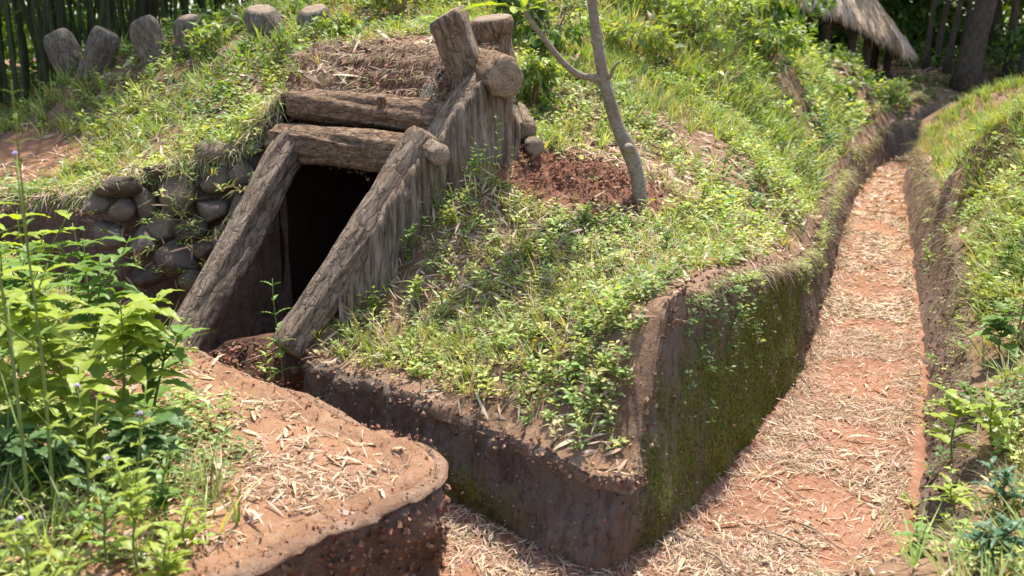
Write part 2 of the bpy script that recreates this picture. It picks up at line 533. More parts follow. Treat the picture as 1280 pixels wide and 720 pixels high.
tpA += [(-0.9, 7.2, 2.05), (-1.4, 7.5, 2.1), (-3, 13, 1.9), (-8, 16, 1.45), (0, 15, 2.6), (4, 19, 2.55), (6, 20, 1.9), (-14, 14, 1.3), (-25, 22, 1.4), (0, 24, 1.9), (8, 24, 1.5), (9.2, 22.5, 1.15),
        (14, 24, 1.1), (20, 26, 1.3), (-10, 30, 1.6), (0, 40, 1.8), (15, 40, 1.6), (-30, 45, 1.8), (35, 45, 1.8), (-45, 70, 2), (45, 70, 2), (0, 70, 2), (-30, 12, 1.2), (40, 25, 1.4)]
TA = TPS(tpA)
tpF = [tuple(p) for p in FB_RIM[::9]]
tpF += [(-1.0, 4.1, 0.47), (-1.6, 4.6, 0.53), (-1.6, 3.5, 0.52), (-2.3, 4.6, 0.68), (-2.5, 3.3, 0.68), (-3.4, 5.2, 0.95), (-4, 3, 0.95), (-3, 1.5, 0.6),
        (-6, 6, 1.1), (-7, 2, 1.2), (-9, 7.5, 1.15), (-5, 0.5, 0.9), (-2.7, 6.0, 0.6), (-3.4, 6.7, 0.98)]
TF = TPS(tpF)
tpC = [tuple(p) for p in RB_RIM[::9]]
for px, py, Y in [(1200, 200, 9.2), (1280, 150, 12), (1200, 136, 17), (1280, 300, 6.4), (1260, 420, 5.4), (1280, 500, 4.5), (1230, 600, 4.05), (1280, 700, 3.3), (1160, 150, 19), (1250, 128, 18)]:
    tpC.append(tuple(pt(px, py, Y=Y)))
tpC += [(1.6, 2.4, 0.5), (0.5, 1.5, 0.5), (0, 0, 0.5), (3, 2, 0.75), (0, -2, 0.5), (5, 5, 1.15), (8, 10, 1.35), (12, 17, 1.2), (20, 18, 1.3), (25, 5, 1.8), (8, 0, 1.2)]
TC = TPS(tpC)


def zA(x, y):
    r = TA(x, y)
    amp = np.clip(np.hypot(x, y) / 9, 0.35, 1.6)
    return r + (fbm(x * 1.7, y * 1.7, 3) - 0.5) * 0.13 * amp + (fbm(x * 9, y * 9, 5, 3) - 0.5) * 0.035


def zF(x, y):
    d = dist_line(FB_RIM[::3], x, y)
    return TF(x, y) + (fbm(x * 2.5, y * 2.5, 13) - 0.5) * 0.06 + (fbm(x * 14, y * 14, 15, 4) - 0.5) * 0.035 + 0.045 * np.exp(-((d - 0.04) / 0.035) ** 2) - 0.02 * np.exp(-((d - 0.12) / 0.03) ** 2) - 0.012 * np.exp(-(d / 0.02) ** 2)


def zC(x, y):
    return TC(x, y) + (fbm(x * 1.8, y * 1.8, 23) - 0.5) * 0.13 + (fbm(x * 9, y * 9, 25, 3) - 0.5) * 0.04


def z0(x, y):
    return (fbm(x * 2.2, y * 2.2, 33) - 0.5) * 0.05 + (fbm(x * 16, y * 16, 35, 3) - 0.5) * 0.014 + 0 * x


A_POLY = np.concatenate([A_RIM[:, :2], [(60, 26), (60, 90), (-60, 90), (-60, 10)], SW_RIM[:, :2]])
F_POLY = np.concatenate([FB_RIM[:, :2], [(-6, -2), (-14, 0), (-14, 8.0), (-5, 7.3)]])
C_POLY = np.concatenate([RB_RIM[:, :2], [(60, 22), (60, -6), (-2.6, -6)]])
for rim, f in ((A_RIM, zA), (SW_RIM, zA), (FB_RIM, zF), (RB_RIM, zC)):
    keep = rim[:, 2].copy()
    rim[:, 2] = f(rim[:, 0], rim[:, 1])


def dirt_left(x, y):
    """Bare red patch left of the mound."""
    return np.clip((1.42 - TA(x, y)) / 0.12, 0, 1) * np.clip(1.3 - np.hypot((x + 5.0) / 1.3, (y - 8.7) / 1.25), 0, 1)


def build_ground(name, poly, zf, mat, rim_pts):
    P = [tuple(p) for p in poly]
    parr = np.array(P)
    pts = []
    for lo, hi, s in ((0, 6.2, 0.05), (6.2, 9, 0.075), (9, 15, 0.13), (15, 28, 0.4), (28, 100, 2.5)):
        n = int(min(hi, 62) / s) + 1
        gx, gy = np.meshgrid(np.arange(-n, n + 1) * s, np.arange(-2 if lo == 0 else 0, hi + s, s))
        gx = gx + rng.uniform(-0.3, 0.3, gx.shape) * s; gy = gy + rng.uniform(-0.3, 0.3, gy.shape) * s
        d = np.hypot(gx, gy); vis = np.abs(gx) < 0.72 * gy + 0.4
        k = (d >= lo) & (d < hi) & (vis | (s > 0.3)) & (np.abs(gx) < 59) & (gy < 88)
        pts.append(np.stack([gx[k], gy[k], np.full(k.sum(), s)], 1))
    g = np.stack(np.meshgrid(np.arange(-59, 60, 1.1), np.arange(-5, 40, 1.1)), -1).reshape(-1, 2)
    k = np.abs(g[:, 0]) >= 0.72 * g[:, 1] + 0.4
    pts.append(np.concatenate([g[k], np.full((k.sum(), 1), 0.6)], 1))
    pts = np.concatenate(pts)
    k = inside(parr, pts[:, 0], pts[:, 1])
    pts = pts[k]
    dl = dist_line(np.concatenate([parr, parr[:1]]), pts[:, 0], pts[:, 1])
    pts = pts[dl > 0.45 * np.minimum(pts[:, 2], 0.08)]
    allp = np.concatenate([parr, pts[:, :2]])
    n = len(parr)
    r = delaunay_2d_cdt([Vector((float(a), float(b))) for a, b in allp], [], [list(range(n))], 1, 1e-6)
    v = np.array([(p.x, p.y) for p in r[0]])
    z = zf(v[:, 0], v[:, 1])
    tris = np.array([f for f in r[2] if len(f) == 3])
    a, b, c = v[tris[:, 0]], v[tris[:, 1]], v[tris[:, 2]]
    cr = (b[:, 0] - a[:, 0]) * (c[:, 1] - a[:, 1]) - (b[:, 1] - a[:, 1]) * (c[:, 0] - a[:, 0])
    tris[cr < 0] = tris[cr < 0][:, ::-1]
    o = link(name, np_mesh(name, np.column_stack([v, z]), tris, mats=[mat], attrs={'red': np.clip(dirt_left(v[:, 0], v[:, 1]) * 3, 0, 1)}))
    return tag(o, kind='structure')


tag(build_ground('hillside_ground', A_POLY, zA, M['bank'], A_RIM), 'weedy brown earth bank and mound around the dugout')
tag(build_ground('near_bank_ground', F_POLY, zF, M['near_bank'], FB_RIM), 'low bare red earth bank in front of the dugout')
tag(build_ground('right_bank_ground', C_POLY, zC, M['bank'], RB_RIM), 'grassy earth bank along the right side of the trench')

# trench floor
xs = np.arange(-4, 3.2, 0.05)
FLOOR = np.concatenate([RB_BASE[:, :2] + np.array([0.12, -0.05]), [(20, 24)], A_BASE[::-1, :2] + np.array([-0.1, 0.08]), [(-0.3, 7.0), (-2.0, 7.6), (-4.5, 7.8), (-4.5, 6.0), (-2.5, 5.7), (-0.9, 4.2), (-0.55, 3.9), (-3.2, 0)]])
g = []
for lo, hi, s in ((0, 7, 0.05), (7, 12, 0.09), (12, 30, 0.2)):
    gx, gy = np.meshgrid(np.arange(-5, 13, s), np.arange(0, 26, s))
    gx = gx + rng.uniform(-0.3, 0.3, gx.shape) * s; gy = gy + rng.uniform(-0.3, 0.3, gy.shape) * s
    d = np.hypot(gx, gy); k = (d >= lo) & (d < hi)
    nb = np.minimum(dist_line(A_BASE[::6], gx[k], gy[k]), np.minimum(dist_line(RB_BASE[::6], gx[k], gy[k]), dist_line(FB_BASE[::6], gx[k], gy[k])))
    kk = nb < 0.8
    g.append(np.stack([gx[k][kk], gy[k][kk]], 1))
g = np.concatenate(g + [np.array([(-6., -2.), (14., -2.), (26., 30.), (-6., 12.), (26, 20)])])
r = delaunay_2d_cdt([Vector((float(a), float(b))) for a, b in g], [], [], 0, 1e-6)
v = np.array([(p.x, p.y) for p in r[0]]); tris = np.array([f for f in r[2] if len(f) == 3])
edge = np.minimum(dist_line(A_BASE[::4], v[:, 0], v[:, 1]), dist_line(RB_BASE[::4], v[:, 0], v[:, 1]))
o = link('trench_floor', np_mesh('trench_floor', np.column_stack([v, z0(v[:, 0], v[:, 1]) + 0.05 * np.exp(-(edge / 0.07) ** 2)]), tris, mats=[M['floor']]))
tag(o, 'red earth floor of the narrow trench strewn with dead leaves', kind='structure')


def build_wall(name, base, rim, label, moss, red, amp=0.03, rows=16, sgn=1):
    n = len(base)
    L = np.concatenate([[0], np.cumsum(np.linalg.norm(np.diff(rim[:, :2], axis=0), axis=1))])
    t = np.linspace(0, 1, rows) ** 0.9
    tg = np.gradient(rim[:, :2], axis=0); tg /= np.linalg.norm(tg, axis=1)[:, None] + 1e-9
    nrm = np.stack([tg[:, 1], -tg[:, 0]], 1) * sgn
    # smooth normals
    for _ in range(6):
        nrm[1:-1] = (nrm[:-2] + nrm[1:-1] * 2 + nrm[2:]) / 4
    V = np.zeros((n, rows, 3))
    b = base.copy(); b[:, 2] = -0.06
    for j, tt in enumerate(t):
        w = tt ** 1.0
        p = b * (1 - w) + rim * w
        lu, lv = L, tt * (rim[:, 2] + 0.06)
        dsp = (fbm(lu * 2.2, lv * 2.2, 41) - 0.5) * amp * 2.2 + (fbm(lu * 9, lv * 9, 43, 4) - 0.5) * amp * 1.8 + rng.normal(0, 0.0035, n)
        # ledge lip just below the rim, then rounded over
        dsp += 0.022 * np.exp(-((1 - tt) / 0.16) ** 2)
        fade = 1 - np.clip((tt - 0.9) / 0.1, 0, 1) ** 2
        p[:, :2] += nrm * (dsp * fade)[:, None]
        V[:, j] = p
    V[:, -1] = rim
    X, Y, Z = V[..., 0], V[..., 1], V[..., 2]
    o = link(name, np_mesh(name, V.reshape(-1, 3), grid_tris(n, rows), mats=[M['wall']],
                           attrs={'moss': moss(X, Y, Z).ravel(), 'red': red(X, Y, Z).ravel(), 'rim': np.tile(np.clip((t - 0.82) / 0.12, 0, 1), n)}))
    tag(o, label, kind='structure')
    return V, nrm


def moss_main(x, y, z):
    """Damp zones: streaks along the right-hand face, a patch low on the branch face."""
    a = np.clip((x - 0.40) / 0.15, 0, 1) * np.clip((1.15 - z) / 0.5, 0, 1) * np.clip((9 - y) / 3, 0.25, 1)
    c = np.exp(-((x + 0.25) / 0.4) ** 2) * np.clip((0.42 - z) / 0.25, 0, 1) * (y < 6) * 0.85
    e = 0.55 * (x < 0.5) * (y < 6) * np.clip((0.35 - z) / 0.3, 0, 1)
    return np.maximum(np.maximum(a * (0.78 + 0.35 * np.exp(-((x - 1.45) / 0.4) ** 2)), c), e)


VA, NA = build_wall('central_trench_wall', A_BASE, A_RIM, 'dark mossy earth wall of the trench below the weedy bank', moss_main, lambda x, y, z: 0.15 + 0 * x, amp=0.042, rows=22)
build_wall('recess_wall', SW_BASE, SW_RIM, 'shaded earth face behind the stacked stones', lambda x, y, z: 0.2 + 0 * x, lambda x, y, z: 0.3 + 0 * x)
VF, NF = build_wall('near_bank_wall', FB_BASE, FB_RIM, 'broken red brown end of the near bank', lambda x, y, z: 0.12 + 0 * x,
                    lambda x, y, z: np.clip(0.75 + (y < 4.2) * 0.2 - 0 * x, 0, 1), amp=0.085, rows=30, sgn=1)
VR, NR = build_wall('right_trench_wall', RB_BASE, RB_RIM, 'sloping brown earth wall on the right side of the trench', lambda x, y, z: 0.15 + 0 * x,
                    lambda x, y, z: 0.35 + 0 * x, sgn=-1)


def build_rim(name, line, nrm, zf, w, h, label, seed, brk=0.0):
    """Worn half-round lip of dried earth along a trench edge."""
    n = len(line); k = 9
    L = np.concatenate([[0], np.cumsum(np.linalg.norm(np.diff(line[:, :2], axis=0), axis=1))])
    V = np.zeros((n, k, 3))
    amp = 0.7 + 0.9 * (fbm(L * 3, L * 0 + seed, seed, 3) - 0.35)
    if brk:
        amp = amp * np.clip((fbm(L * 1.6, L * 0 + 5, seed + 5, 3) - brk) / 0.08, 0.05, 1)
    amp = amp * np.clip(np.minimum(L, L[-1] - L) / 0.12, 0, 1)
    amp = amp * np.clip(np.hypot(line[:, 0] - 0.5, line[:, 1] - 3.88) / 0.25 - 0.3, 0, 1)
    for j in range(k):
        a = PI * j / (k - 1)
        off = math.cos(a) * 0.5 + 0.5          # 0 inner edge .. 1 outer edge
        q = (off - 0.72) * w
        p = line[:, :2] + nrm * (q * np.clip(0.15 + amp, 0, 1.2))[:, None]
        rough = (fbm(L * 22, L * 0 + j * 0.8, seed + 9, 5) - 0.5) * 0.034
        base = np.where(off > 0.72, line[:, 2] - 0.045 * (off - 0.72) / 0.28, line[:, 2])
        V[:, j, :2] = p + nrm * rough[:, None]
        V[:, j, 2] = base - 0.012 + math.sin(a) * h * amp + rough * 0.6
    o = link(name, np_mesh(name, V.reshape(-1, 3), grid_tris(n, k), mats=[M['rim']]))
    return tag(o, label, kind='structure')


kf = FB_RIM[:, 1] > 2.6
build_rim('near_bank_rim', FB_RIM[kf], NF[kf], zF, 0.085, 0.03, 'worn raised lip of pinkish earth round the near bank', 151, 0.28)
ka = (A_RIM[:, 1] < 6.0)
build_rim('central_bank_rim', A_RIM[ka], NA[ka], zA, 0.085, 0.028, 'worn pale lip along the edge of the central bank', 161, 0.40)


# ------------------------------------------------------------------ solid helpers
def log_mesh(name, L, r0, r1, bark=0.08, rnd=0.0, seg=26, rings=16, seed=0, bend=0.0, mats=None, tilt0=0.0, tilt1=0.0, flat=0.0):
    """A log along local +Z with ridged bark and cut ends (own material)."""
    rs = np.random.default_rng(seed)
    th = np.linspace(0, 2 * PI, seg, endpoint=False)
    s = np.linspace(0, 1, rings)
    S, T = np.meshgrid(s, th, indexing='ij')
    R = r0 + (r1 - r0) * S
    wob = (fbm(T * 3.2 / PI * 2 + seed, S * L * 3 + 5, seed + 3, 3) - 0.5)
    # make wobble periodic
    wobp = (fbm((2 * PI - T) * 0 + np.cos(T) * 1.7 + seed * 3.1 + 9, np.sin(T) * 1.7 + S * L * 1.5, seed + 3, 4) - 0.5)
    ridge = (fbm(np.cos(T) * 5 + 30 + seed + S * L * 1.3, np.sin(T) * 5 + S * L * 2.2 + 30, seed + 11, 4) - 0.5)
    R = R * (1 + wobp * bark * 4.0 + ridge * bark * 3.2)
    edge = np.minimum(S, 1 - S) * L
    R = R * (1 - 0.10 * np.exp(-(edge / 0.012)) - rnd * np.exp(-(edge / (r0 * 0.35)) ** 2))
    X = R * np.cos(T); Y = R * np.sin(T) * (1 - flat)
    Z = S * L + (tilt0 * (1 - S) + tilt1 * S) * X
    X = X + bend * np.sin(S * PI) + (fbm(S * 3 + seed, S * 0 + 2, seed, 2) - 0.5) * r0 * 0.5
    V = np.stack([X, Y, Z], -1).reshape(-1, 3)      # ring-major
    tris = []
    a = np.arange(rings - 1)[:, None] * seg; j = np.arange(seg)[None]
    jn = (j + 1) % seg
    q = np.stack([a + j, a + jn, a + seg + jn, a + seg + j], -1).reshape(-1, 4)
    tris = np.concatenate([q[:, [0, 1, 2]], q[:, [0, 2, 3]]])
    idx = [0] * len(tris)
    caps = []
    base = len(V)
    extra = []
    for k, ring in ((0, 0), (1, rings - 1)):
        rv = V[ring * seg:(ring + 1) * seg]
        c = rv.mean(0)
        mid = c + (rv - c) * 0.5 + np.array([0, 0, 0.006 * (1 if k else -1)]) * 1
        mid[:, 2] += rs.uniform(-0.004, 0.004, seg)
        off = base + len(extra)
        extra += list(mid) + [c]
        for i in range(seg):
            n = (i + 1) % seg
            o_, on = ring * seg + i, ring * seg + n
            m_, mn, cc = off + i, off + n, off + seg
            f = [(o_, on, mn), (o_, mn, m_), (m_, mn, cc)]
            caps += [t if k else t[::-1] for t in f]
    V = np.concatenate([V, np.array(extra)])
    tris = np.concatenate([tris, np.array(caps)])
    idx += [1] * len(caps)
    return np_mesh(name, V, tris, mats=mats or [M['bark'], M['cut']], mat_idx=idx)


def put_log(name, parent, p0, p1, r0, r1, spin=0.0, **kw):
    p0, p1 = Vector(p0), Vector(p1)
    d = p1 - p0
    me = log_mesh(name, d.length, r0, r1, **kw)
    o = link(name, me, parent)
    o.location = p0 - (parent.location if parent else Vector())
    o.rotation_mode = 'QUATERNION'
    o.rotation_quaternion = d.to_track_quat('Z', 'Y') @ Quaternion((0, 0, 1), spin)
    return o


def tube(path, radii, seg=6, cap=True):
    """Vertices and triangles of a tube along a path."""
    P = np.array(path, float); n = len(P)
    radii = np.broadcast_to(np.array(radii, float), (n,))
    tgt = np.gradient(P, axis=0); tgt /= np.linalg.norm(tgt, axis=1)[:, None] + 1e-12
    ref = np.array([0, 0, 1.0]) if abs(tgt[0, 2]) < 0.9 else np.array([1.0, 0, 0])
    V = []
    u = np.cross(tgt[0], ref); u /= np.linalg.norm(u)
    for i in range(n):
        u = u - tgt[i] * (u @ tgt[i]); u /= np.linalg.norm(u)
        w = np.cross(tgt[i], u)
        th = np.arange(seg) * 2 * PI / seg
        V.append(P[i] + radii[i] * (np.cos(th)[:, None] * u + np.sin(th)[:, None] * w))
    V = np.concatenate(V + [P[:1], P[-1:]])
    a = np.arange(n - 1)[:, None] * seg; j = np.arange(seg)[None]; jn = (j + 1) % seg
    q = np.stack([a + j, a + jn, a + seg + jn, a + seg + j], -1).reshape(-1, 4)
    t = [q[:, [0, 1, 2]], q[:, [0, 2, 3]]]
    jj = np.arange(seg); jj2 = (jj + 1) % seg
    t.append(np.stack([jj2, jj, np.full(seg, n * seg)], 1))
    t.append(np.stack([(n - 1) * seg + jj, (n - 1) * seg + jj2, np.full(seg, n * seg + 1)], 1))
    return V, np.concatenate(t)


def join(parts):
    V, T, o = [], [], 0
    for v, t in parts:
        V.append(v); T.append(np.asarray(t) + o); o += len(v)
    return np.concatenate(V), np.concatenate(T)


# ------------------------------------------------------------------ the dugout
R3 = lambda px, py, Y: Vector(pt(px, py, Y=Y))
dug = thing('dugout_entrance', 'dark dugout entrance framed by weathered logs set into the mound', 'dugout', (-1.1, 6.3, 0.0))
put_log('post', dug, R3(222, 452, 5.95), R3(372, 172, 6.85), 0.125, 0.12, seed=3, bend=0.02, rings=60, seg=44, bark=0.11)
put_log('post', dug, R3(362, 440, 5.42), R3(530, 170, 6.08), 0.12, 0.12, seed=5, bend=-0.02, rings=60, seg=44, bark=0.11)
put_log('lintel', dug, R3(352, 178, 7.0), R3(543, 193, 6.0), 0.145, 0.115, seed=8, rings=50, seg=44, bark=0.11, mats=[M['bark2'], M['cut']])
put_log('lintel', dug, R3(368, 130, 7.1), R3(556, 147, 6.3), 0.115, 0.10, seed=12, rings=50, seg=44, bark=0.12, mats=[M['bark2'], M['cut']])
kn = put_log('branch_stub', dug, R3(478, 142, 6.55), R3(478, 120, 6.48), 0.04, 0.025, seed=4, rings=5, seg=12, mats=[M['bark2'], M['cut']])
# flat side rail rising from the right post, with the wing wall of upright split logs under it
put_log('rail', dug, R3(492, 250, 5.85), R3(600, 92, 6.42), 0.10, 0.10, seed=15, rings=26, seg=26, flat=0.45, bark=0.06)
wing_top = [(424, 366, 5.50), (478, 262, 5.70), (505, 222, 5.82), (530, 190, 5.93), (553, 158, 6.02), (575, 128, 6.1), (597, 102, 6.16), (620, 100, 6.22), (640, 122, 6.3), (652, 152, 6.4)]
WT = np.array([tuple(R3(*q)) for q in wing_top])
WT = resample(WT, lambda x, y: 0.011)
nw, rw = len(WT), 30
lw = np.arange(nw) * 0.011
front, back = [], []
for i in range(nw):
    x, y, z = WT[i]
    z += (fbm(np.array(lw[i] * 16), np.array(3.0), 121, 3) - 0.5) * 0.05 + ((math.floor(lw[i] / 0.10) * 53 % 7) / 7 - 0.5) * 0.03
    zb = float(zA(np.array(x), np.array(y))) - 0.3
    for j in range(rw):
        q = j / (rw - 1); zz = zb * (1 - q) + z * q
        g = (fbm(np.array(lw[i] * 26 + 0.25 * math.sin(zz * 5)), np.array(zz * 1.6), 123, 4) - 0.5) * 0.075 + (fbm(np.array(lw[i] * 6), np.array(zz * 0.8), 125, 2) - 0.5) * 0.14
        bu = lw[i] / 0.10 + 0.25 * math.sin(zz * 3.1) + 0.12 * math.sin(zz * 9 + i * 0.02)
        bi = math.floor(bu); fb = bu - bi
        g += ((bi * 37 % 11) / 11 - 0.5) * 0.022 - 0.014 * math.exp(-(min(fb, 1 - fb) * 0.10 / 0.010) ** 2)
        g -= 0.03 * max(0, (q - 0.93) / 0.07) ** 2
        front.append((x + 0.35 * g, y - g - 0.02 - 0.10 * (1 - q) * 0.6, zz))
        back.append((x + 0.02, y + 0.13 + 0.02 * q, zz - 0.01))
F_ = np.array(front).reshape(nw, rw, 3); B_ = np.array(back).reshape(nw, rw, 3)
ringv = np.concatenate([F_, B_[:, ::-1]], 1)
wt_ = grid_tris(nw, 2 * rw)
wing = link('wing_wall', np_mesh('wing_wall', ringv.reshape(-1, 3) - np.array(dug.location), wt_, mats=[M['wing']]), dug)
put_log('log', dug, R3(597, 78, 6.75), R3(632, 98, 6.12), 0.125, 0.125, seed=33, rings=12, bark=0.09, mats=[M['bark2'], M['cut']])
put_log('upright_log', dug, R3(598, 120, 6.55), R3(557, 18, 6.40), 0.115, 0.125, seed=35, rings=16, bark=0.08, tilt1=0.25)
put_log('upright_log', dug, R3(622, 110, 6.95), R3(612, 22, 6.85), 0.14, 0.14, seed=37, rings=14, bark=0.06, mats=[M['bark2'], M['cut']])
put_log('short_log', dug, R3(532, 140, 6.45), R3(562, 82, 6.75), 0.075, 0.10, seed=39, rings=10, bark=0.05, mats=[M['grey_stub'], M['cut']])
put_log('log_end', dug, R3(650, 175, 6.75), R3(670, 185, 6.35), 0.06, 0.06, seed=41, rings=8)
put_log('log_end', dug, R3(645, 140, 6.9), R3(660, 165, 6.5), 0.07, 0.07, seed=42, rings=8)
put_log('log_end', dug, R3(528, 178, 6.15), R3(552, 196, 5.78), 0.075, 0.07, seed=43, rings=8, flat=0.2)
# the hole behind the frame
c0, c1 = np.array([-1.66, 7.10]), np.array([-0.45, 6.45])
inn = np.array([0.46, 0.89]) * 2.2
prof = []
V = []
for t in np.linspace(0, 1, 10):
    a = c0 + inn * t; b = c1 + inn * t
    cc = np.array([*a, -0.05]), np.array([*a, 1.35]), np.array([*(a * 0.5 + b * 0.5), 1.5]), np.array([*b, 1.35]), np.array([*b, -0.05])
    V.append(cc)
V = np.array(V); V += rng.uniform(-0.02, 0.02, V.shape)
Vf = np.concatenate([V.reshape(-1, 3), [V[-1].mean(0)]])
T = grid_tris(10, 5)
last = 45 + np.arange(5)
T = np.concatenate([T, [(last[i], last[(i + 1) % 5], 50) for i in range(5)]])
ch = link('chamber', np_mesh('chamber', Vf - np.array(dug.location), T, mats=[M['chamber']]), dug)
# facing between the lintels and the mound: packed earth sill
sill = []
for k in range(24):
    t = -0.14 + 1.24 * k / 23
    a = np.array(R3(372, 150, 7.16)) * (1 - t) + np.array(R3(548, 168, 6.35)) * t
    for h, dy in ((-0.28, 0.05), (0.0, 0.03), (0.12, 0.03), (0.24, 0.08), (0.36, 0.16), (0.46, 0.28), (0.52, 0.5)):
        w = (fbm(np.array(t * 9.), np.array(h * 8.), 77) - 0.5) * 0.05
        sill.append(a + np.array([0.46 * (dy + w), 0.89 * (dy + w), h + w]))
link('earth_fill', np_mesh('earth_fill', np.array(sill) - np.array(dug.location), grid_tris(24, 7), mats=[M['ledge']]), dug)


# ------------------------------------------------------------------ stones
def stone_mesh(name, seed, sx, sy, sz, mat, lvl=3):
    import bmesh
    bm = bmesh.new()
    bmesh.ops.create_icosphere(bm, subdivisions=lvl, radius=1)
    V = np.array([v.co for v in bm.verts])
    rs = np.random.default_rng(seed)
    for _ in range(7):
        n = rs.normal(size=3); n /= np.linalg.norm(n)
        dd = V @ n; lim = rs.uniform(0.45, 0.78)
        V = V - np.outer(np.clip(dd - lim, 0, None) * 0.97, n)
    nn = fbm(V[:, 0] * 2 + seed, V[:, 1] * 2 + V[:, 2] * 1.7, seed, 3) - 0.5
    V = V * (1 + nn * 0.3)[:, None] * np.array([sx, sy, sz])
    T = np.array([[v.index for v in f.verts] for f in bm.faces])
    bm.free()
    return np_mesh(name, V, T, mats=[mat])


sw = thing('stone_wall', 'rough dry stacked stones holding the bank left of the dugout post', 'stone wall', (-2.4, 6.85, 0.5))
STN = [(155, 232, 38, 14), (222, 242, 22, 26), (262, 262, 24, 20), (185, 255, 18, 20), (150, 262, 22, 16), (205, 280, 26, 18), (245, 290, 24, 18),
       (225, 325, 36, 24), (285, 300, 20, 20), (270, 185, 26, 16), (275, 225, 24, 16), (305, 215, 20, 18), (120, 255, 24, 16), (180, 300, 24, 20), (140, 295, 26, 18),
       (300, 260, 16, 18), (258, 310, 18, 12), (195, 215, 18, 10), (245, 350, 22, 16), (190, 345, 26, 18), (315, 185, 16, 12)]
for i, (px, py, a, c) in enumerate(STN):
    Y = 6.97 - (py - 200) * 0.0018
    p = pt(px, py, Y=Y); k = Y / FPX
    o = link('stone', stone_mesh('stone', 60 + i, a * k * 1.08, a * k * 0.9, c * k * 1.12, M['stone']), sw)
    o.location = Vector(p) - sw.location
    o.rotation_euler = (random.uniform(-.2, .2), random.uniform(-.15, .15), random.uniform(-.5, .5))

# log stubs along the crest of the mound
STUBS = [(82, 66, 10.8, 26, -0.35, 'dark leaning log stub at the left end of the mound crest, nearest the bamboo'),
         (127, 62, 10.6, 26, 0.35, 'dark mossy log stub second from the left end of the mound crest'),
         (187, 50, 10.0, 26, -0.3, 'tilted log stub with a pale top on the middle of the mound crest'),
         (237, 46, 9.9, 22, 0.1, 'small log stub half hidden by leaves on the mound crest'),
         (335, 36, 9.3, 29, -0.15, 'thick brown log stub on the crest left of a similar grey one'),
         (396, 36, 9.1, 28, 0.12, 'rounded grey log stub on the crest nearest the dugout')]
for i, (px, py, Y, rp, lean, lab) in enumerate(STUBS):
    c = Vector(pt(px, py, Y=Y)); r = rp * Y / FPX * 0.78
    d = Vector((lean, -0.25, 1)).normalized()
    t = thing('log_stub', lab, 'log stub', c - d * 0.45, 'log stubs along the mound crest')
    put_log('stub', t, c - d * 0.45, c + d * (24 * Y / FPX), r, r * 0.92, seed=80 + i, rings=30, seg=26, bark=0.08, rnd=0.17, tilt1=(0.35, -0.3, 0.4, 0.2, -0.25, 0.3)[i], mats=[M['grey_stub'], M['cut']])

# ------------------------------------------------------------------ leaves: vectorised scatter
T_MID = (np.array([(0, 0, 0), (-0.5, 0.42, 0.1), (0, 0.45, 0), (0.5, 0.42, 0.1), (0, 1, 0)], float), np.array([(0, 2, 1), (0, 3, 2), (1, 2, 4), (2, 3, 4)]))
T_BLADE = (np.array([(-0.5, 0, 0), (0.5, 0, 0), (-0.42, 0.5, 0), (0.42, 0.5, 0), (0, 1, 0)], float), np.array([(0, 1, 3), (0, 3, 2), (2, 3, 4)]))
T_LANCE = (np.array([(-0.12, 0, 0), (0.12, 0, 0), (-0.5, 0.3, 0.12), (0.5, 0.3, 0.12), (-0.4, 0.65, 0.1), (0.4, 0.65, 0.1), (0, 1, 0)], float),
           np.array([(0, 1, 3), (0, 3, 2), (2, 3, 5), (2, 5, 4), (4, 5, 6)]))


def leaf_batch(tpl, base, direc, up, L, W, curl, col):
    """Many leaves at once: base points, directions, rough normals, lengths, widths, droop and colours."""
    tv, tf = tpl
    n = len(base)
    d = direc / (np.linalg.norm(direc, axis=1)[:, None] + 1e-9)
    s = np.cross(d, up); s /= np.linalg.norm(s, axis=1)[:, None] + 1e-9
    nn = np.cross(s, d)
    y = tv[:, 1]
    V = (base[:, None] + s[:, None] * (tv[:, 0][None, :, None] * W[:, None, None])
         + d[:, None] * (y[None, :, None] * L[:, None, None])
         + nn[:, None] * ((tv[:, 2][None] * W[:, None] - (y ** 2)[None] * (curl * L)[:, None])[:, :, None]))
    k = len(tv)
    F = (np.arange(n) * k)[:, None, None] + tf[None]
    return V.reshape(-1, 3), F.reshape(-1, 3), np.repeat(col, k, axis=0)


class Stuff:
    def __init__(self): self.V, self.F, self.C, self.n = [], [], [], 0
    def add(self, v, f, c):
        self.V.append(v); self.F.append(f + self.n); self.C.append(c); self.n += len(v)
    def build(self, name, mat, label=None, parent=None, cat=None, kind='stuff', loc=(0, 0, 0)):
        V = np.concatenate(self.V) - np.array(loc)
        o = link(name, np_mesh(name, V, np.concatenate(self.F), col=np.concatenate(self.C), mats=[mat], smooth=False), parent)
        if parent is None:
            o.location = loc
        return tag(o, label, cat, kind=kind)


def scatter(poly, zf, n_per, dmin, dmax, mask=None, fx=0.62):
    """Random points on a ground patch inside the view cone; density falls off in the mask."""
    x0, x1 = -fx * dmax - 0.3, fx * dmax + 0.3
    n = int(n_per * (x1 - x0) * (dmax - max(dmin * 0.8, 0.5)))
    x = rng.uniform(x0, x1, n); y = rng.uniform(max(dmin * 0.8, 0.5), dmax, n)
    d = np.hypot(x, y)
    k = (d >= dmin) & (d < dmax) & (np.abs(x) < fx * y + 0.3)
    x, y = x[k], y[k]
    k = inside(poly, x, y)
    x, y = x[k], y[k]
    if mask is not None:
        k = rng.random(len(x)) < mask(x, y)
        x, y = x[k], y[k]
    z = zf(x, y)
    e = 0.03
    N = np.stack([-(zf(x + e, y) - z) / e, -(zf(x, y + e) - z) / e, np.ones(len(x))], 1)
    N[:, :2] = np.clip(N[:, :2], -1.5, 1.5)
    N /= np.linalg.norm(N, axis=1)[:, None]
    return np.stack([x, y, z], 1), N


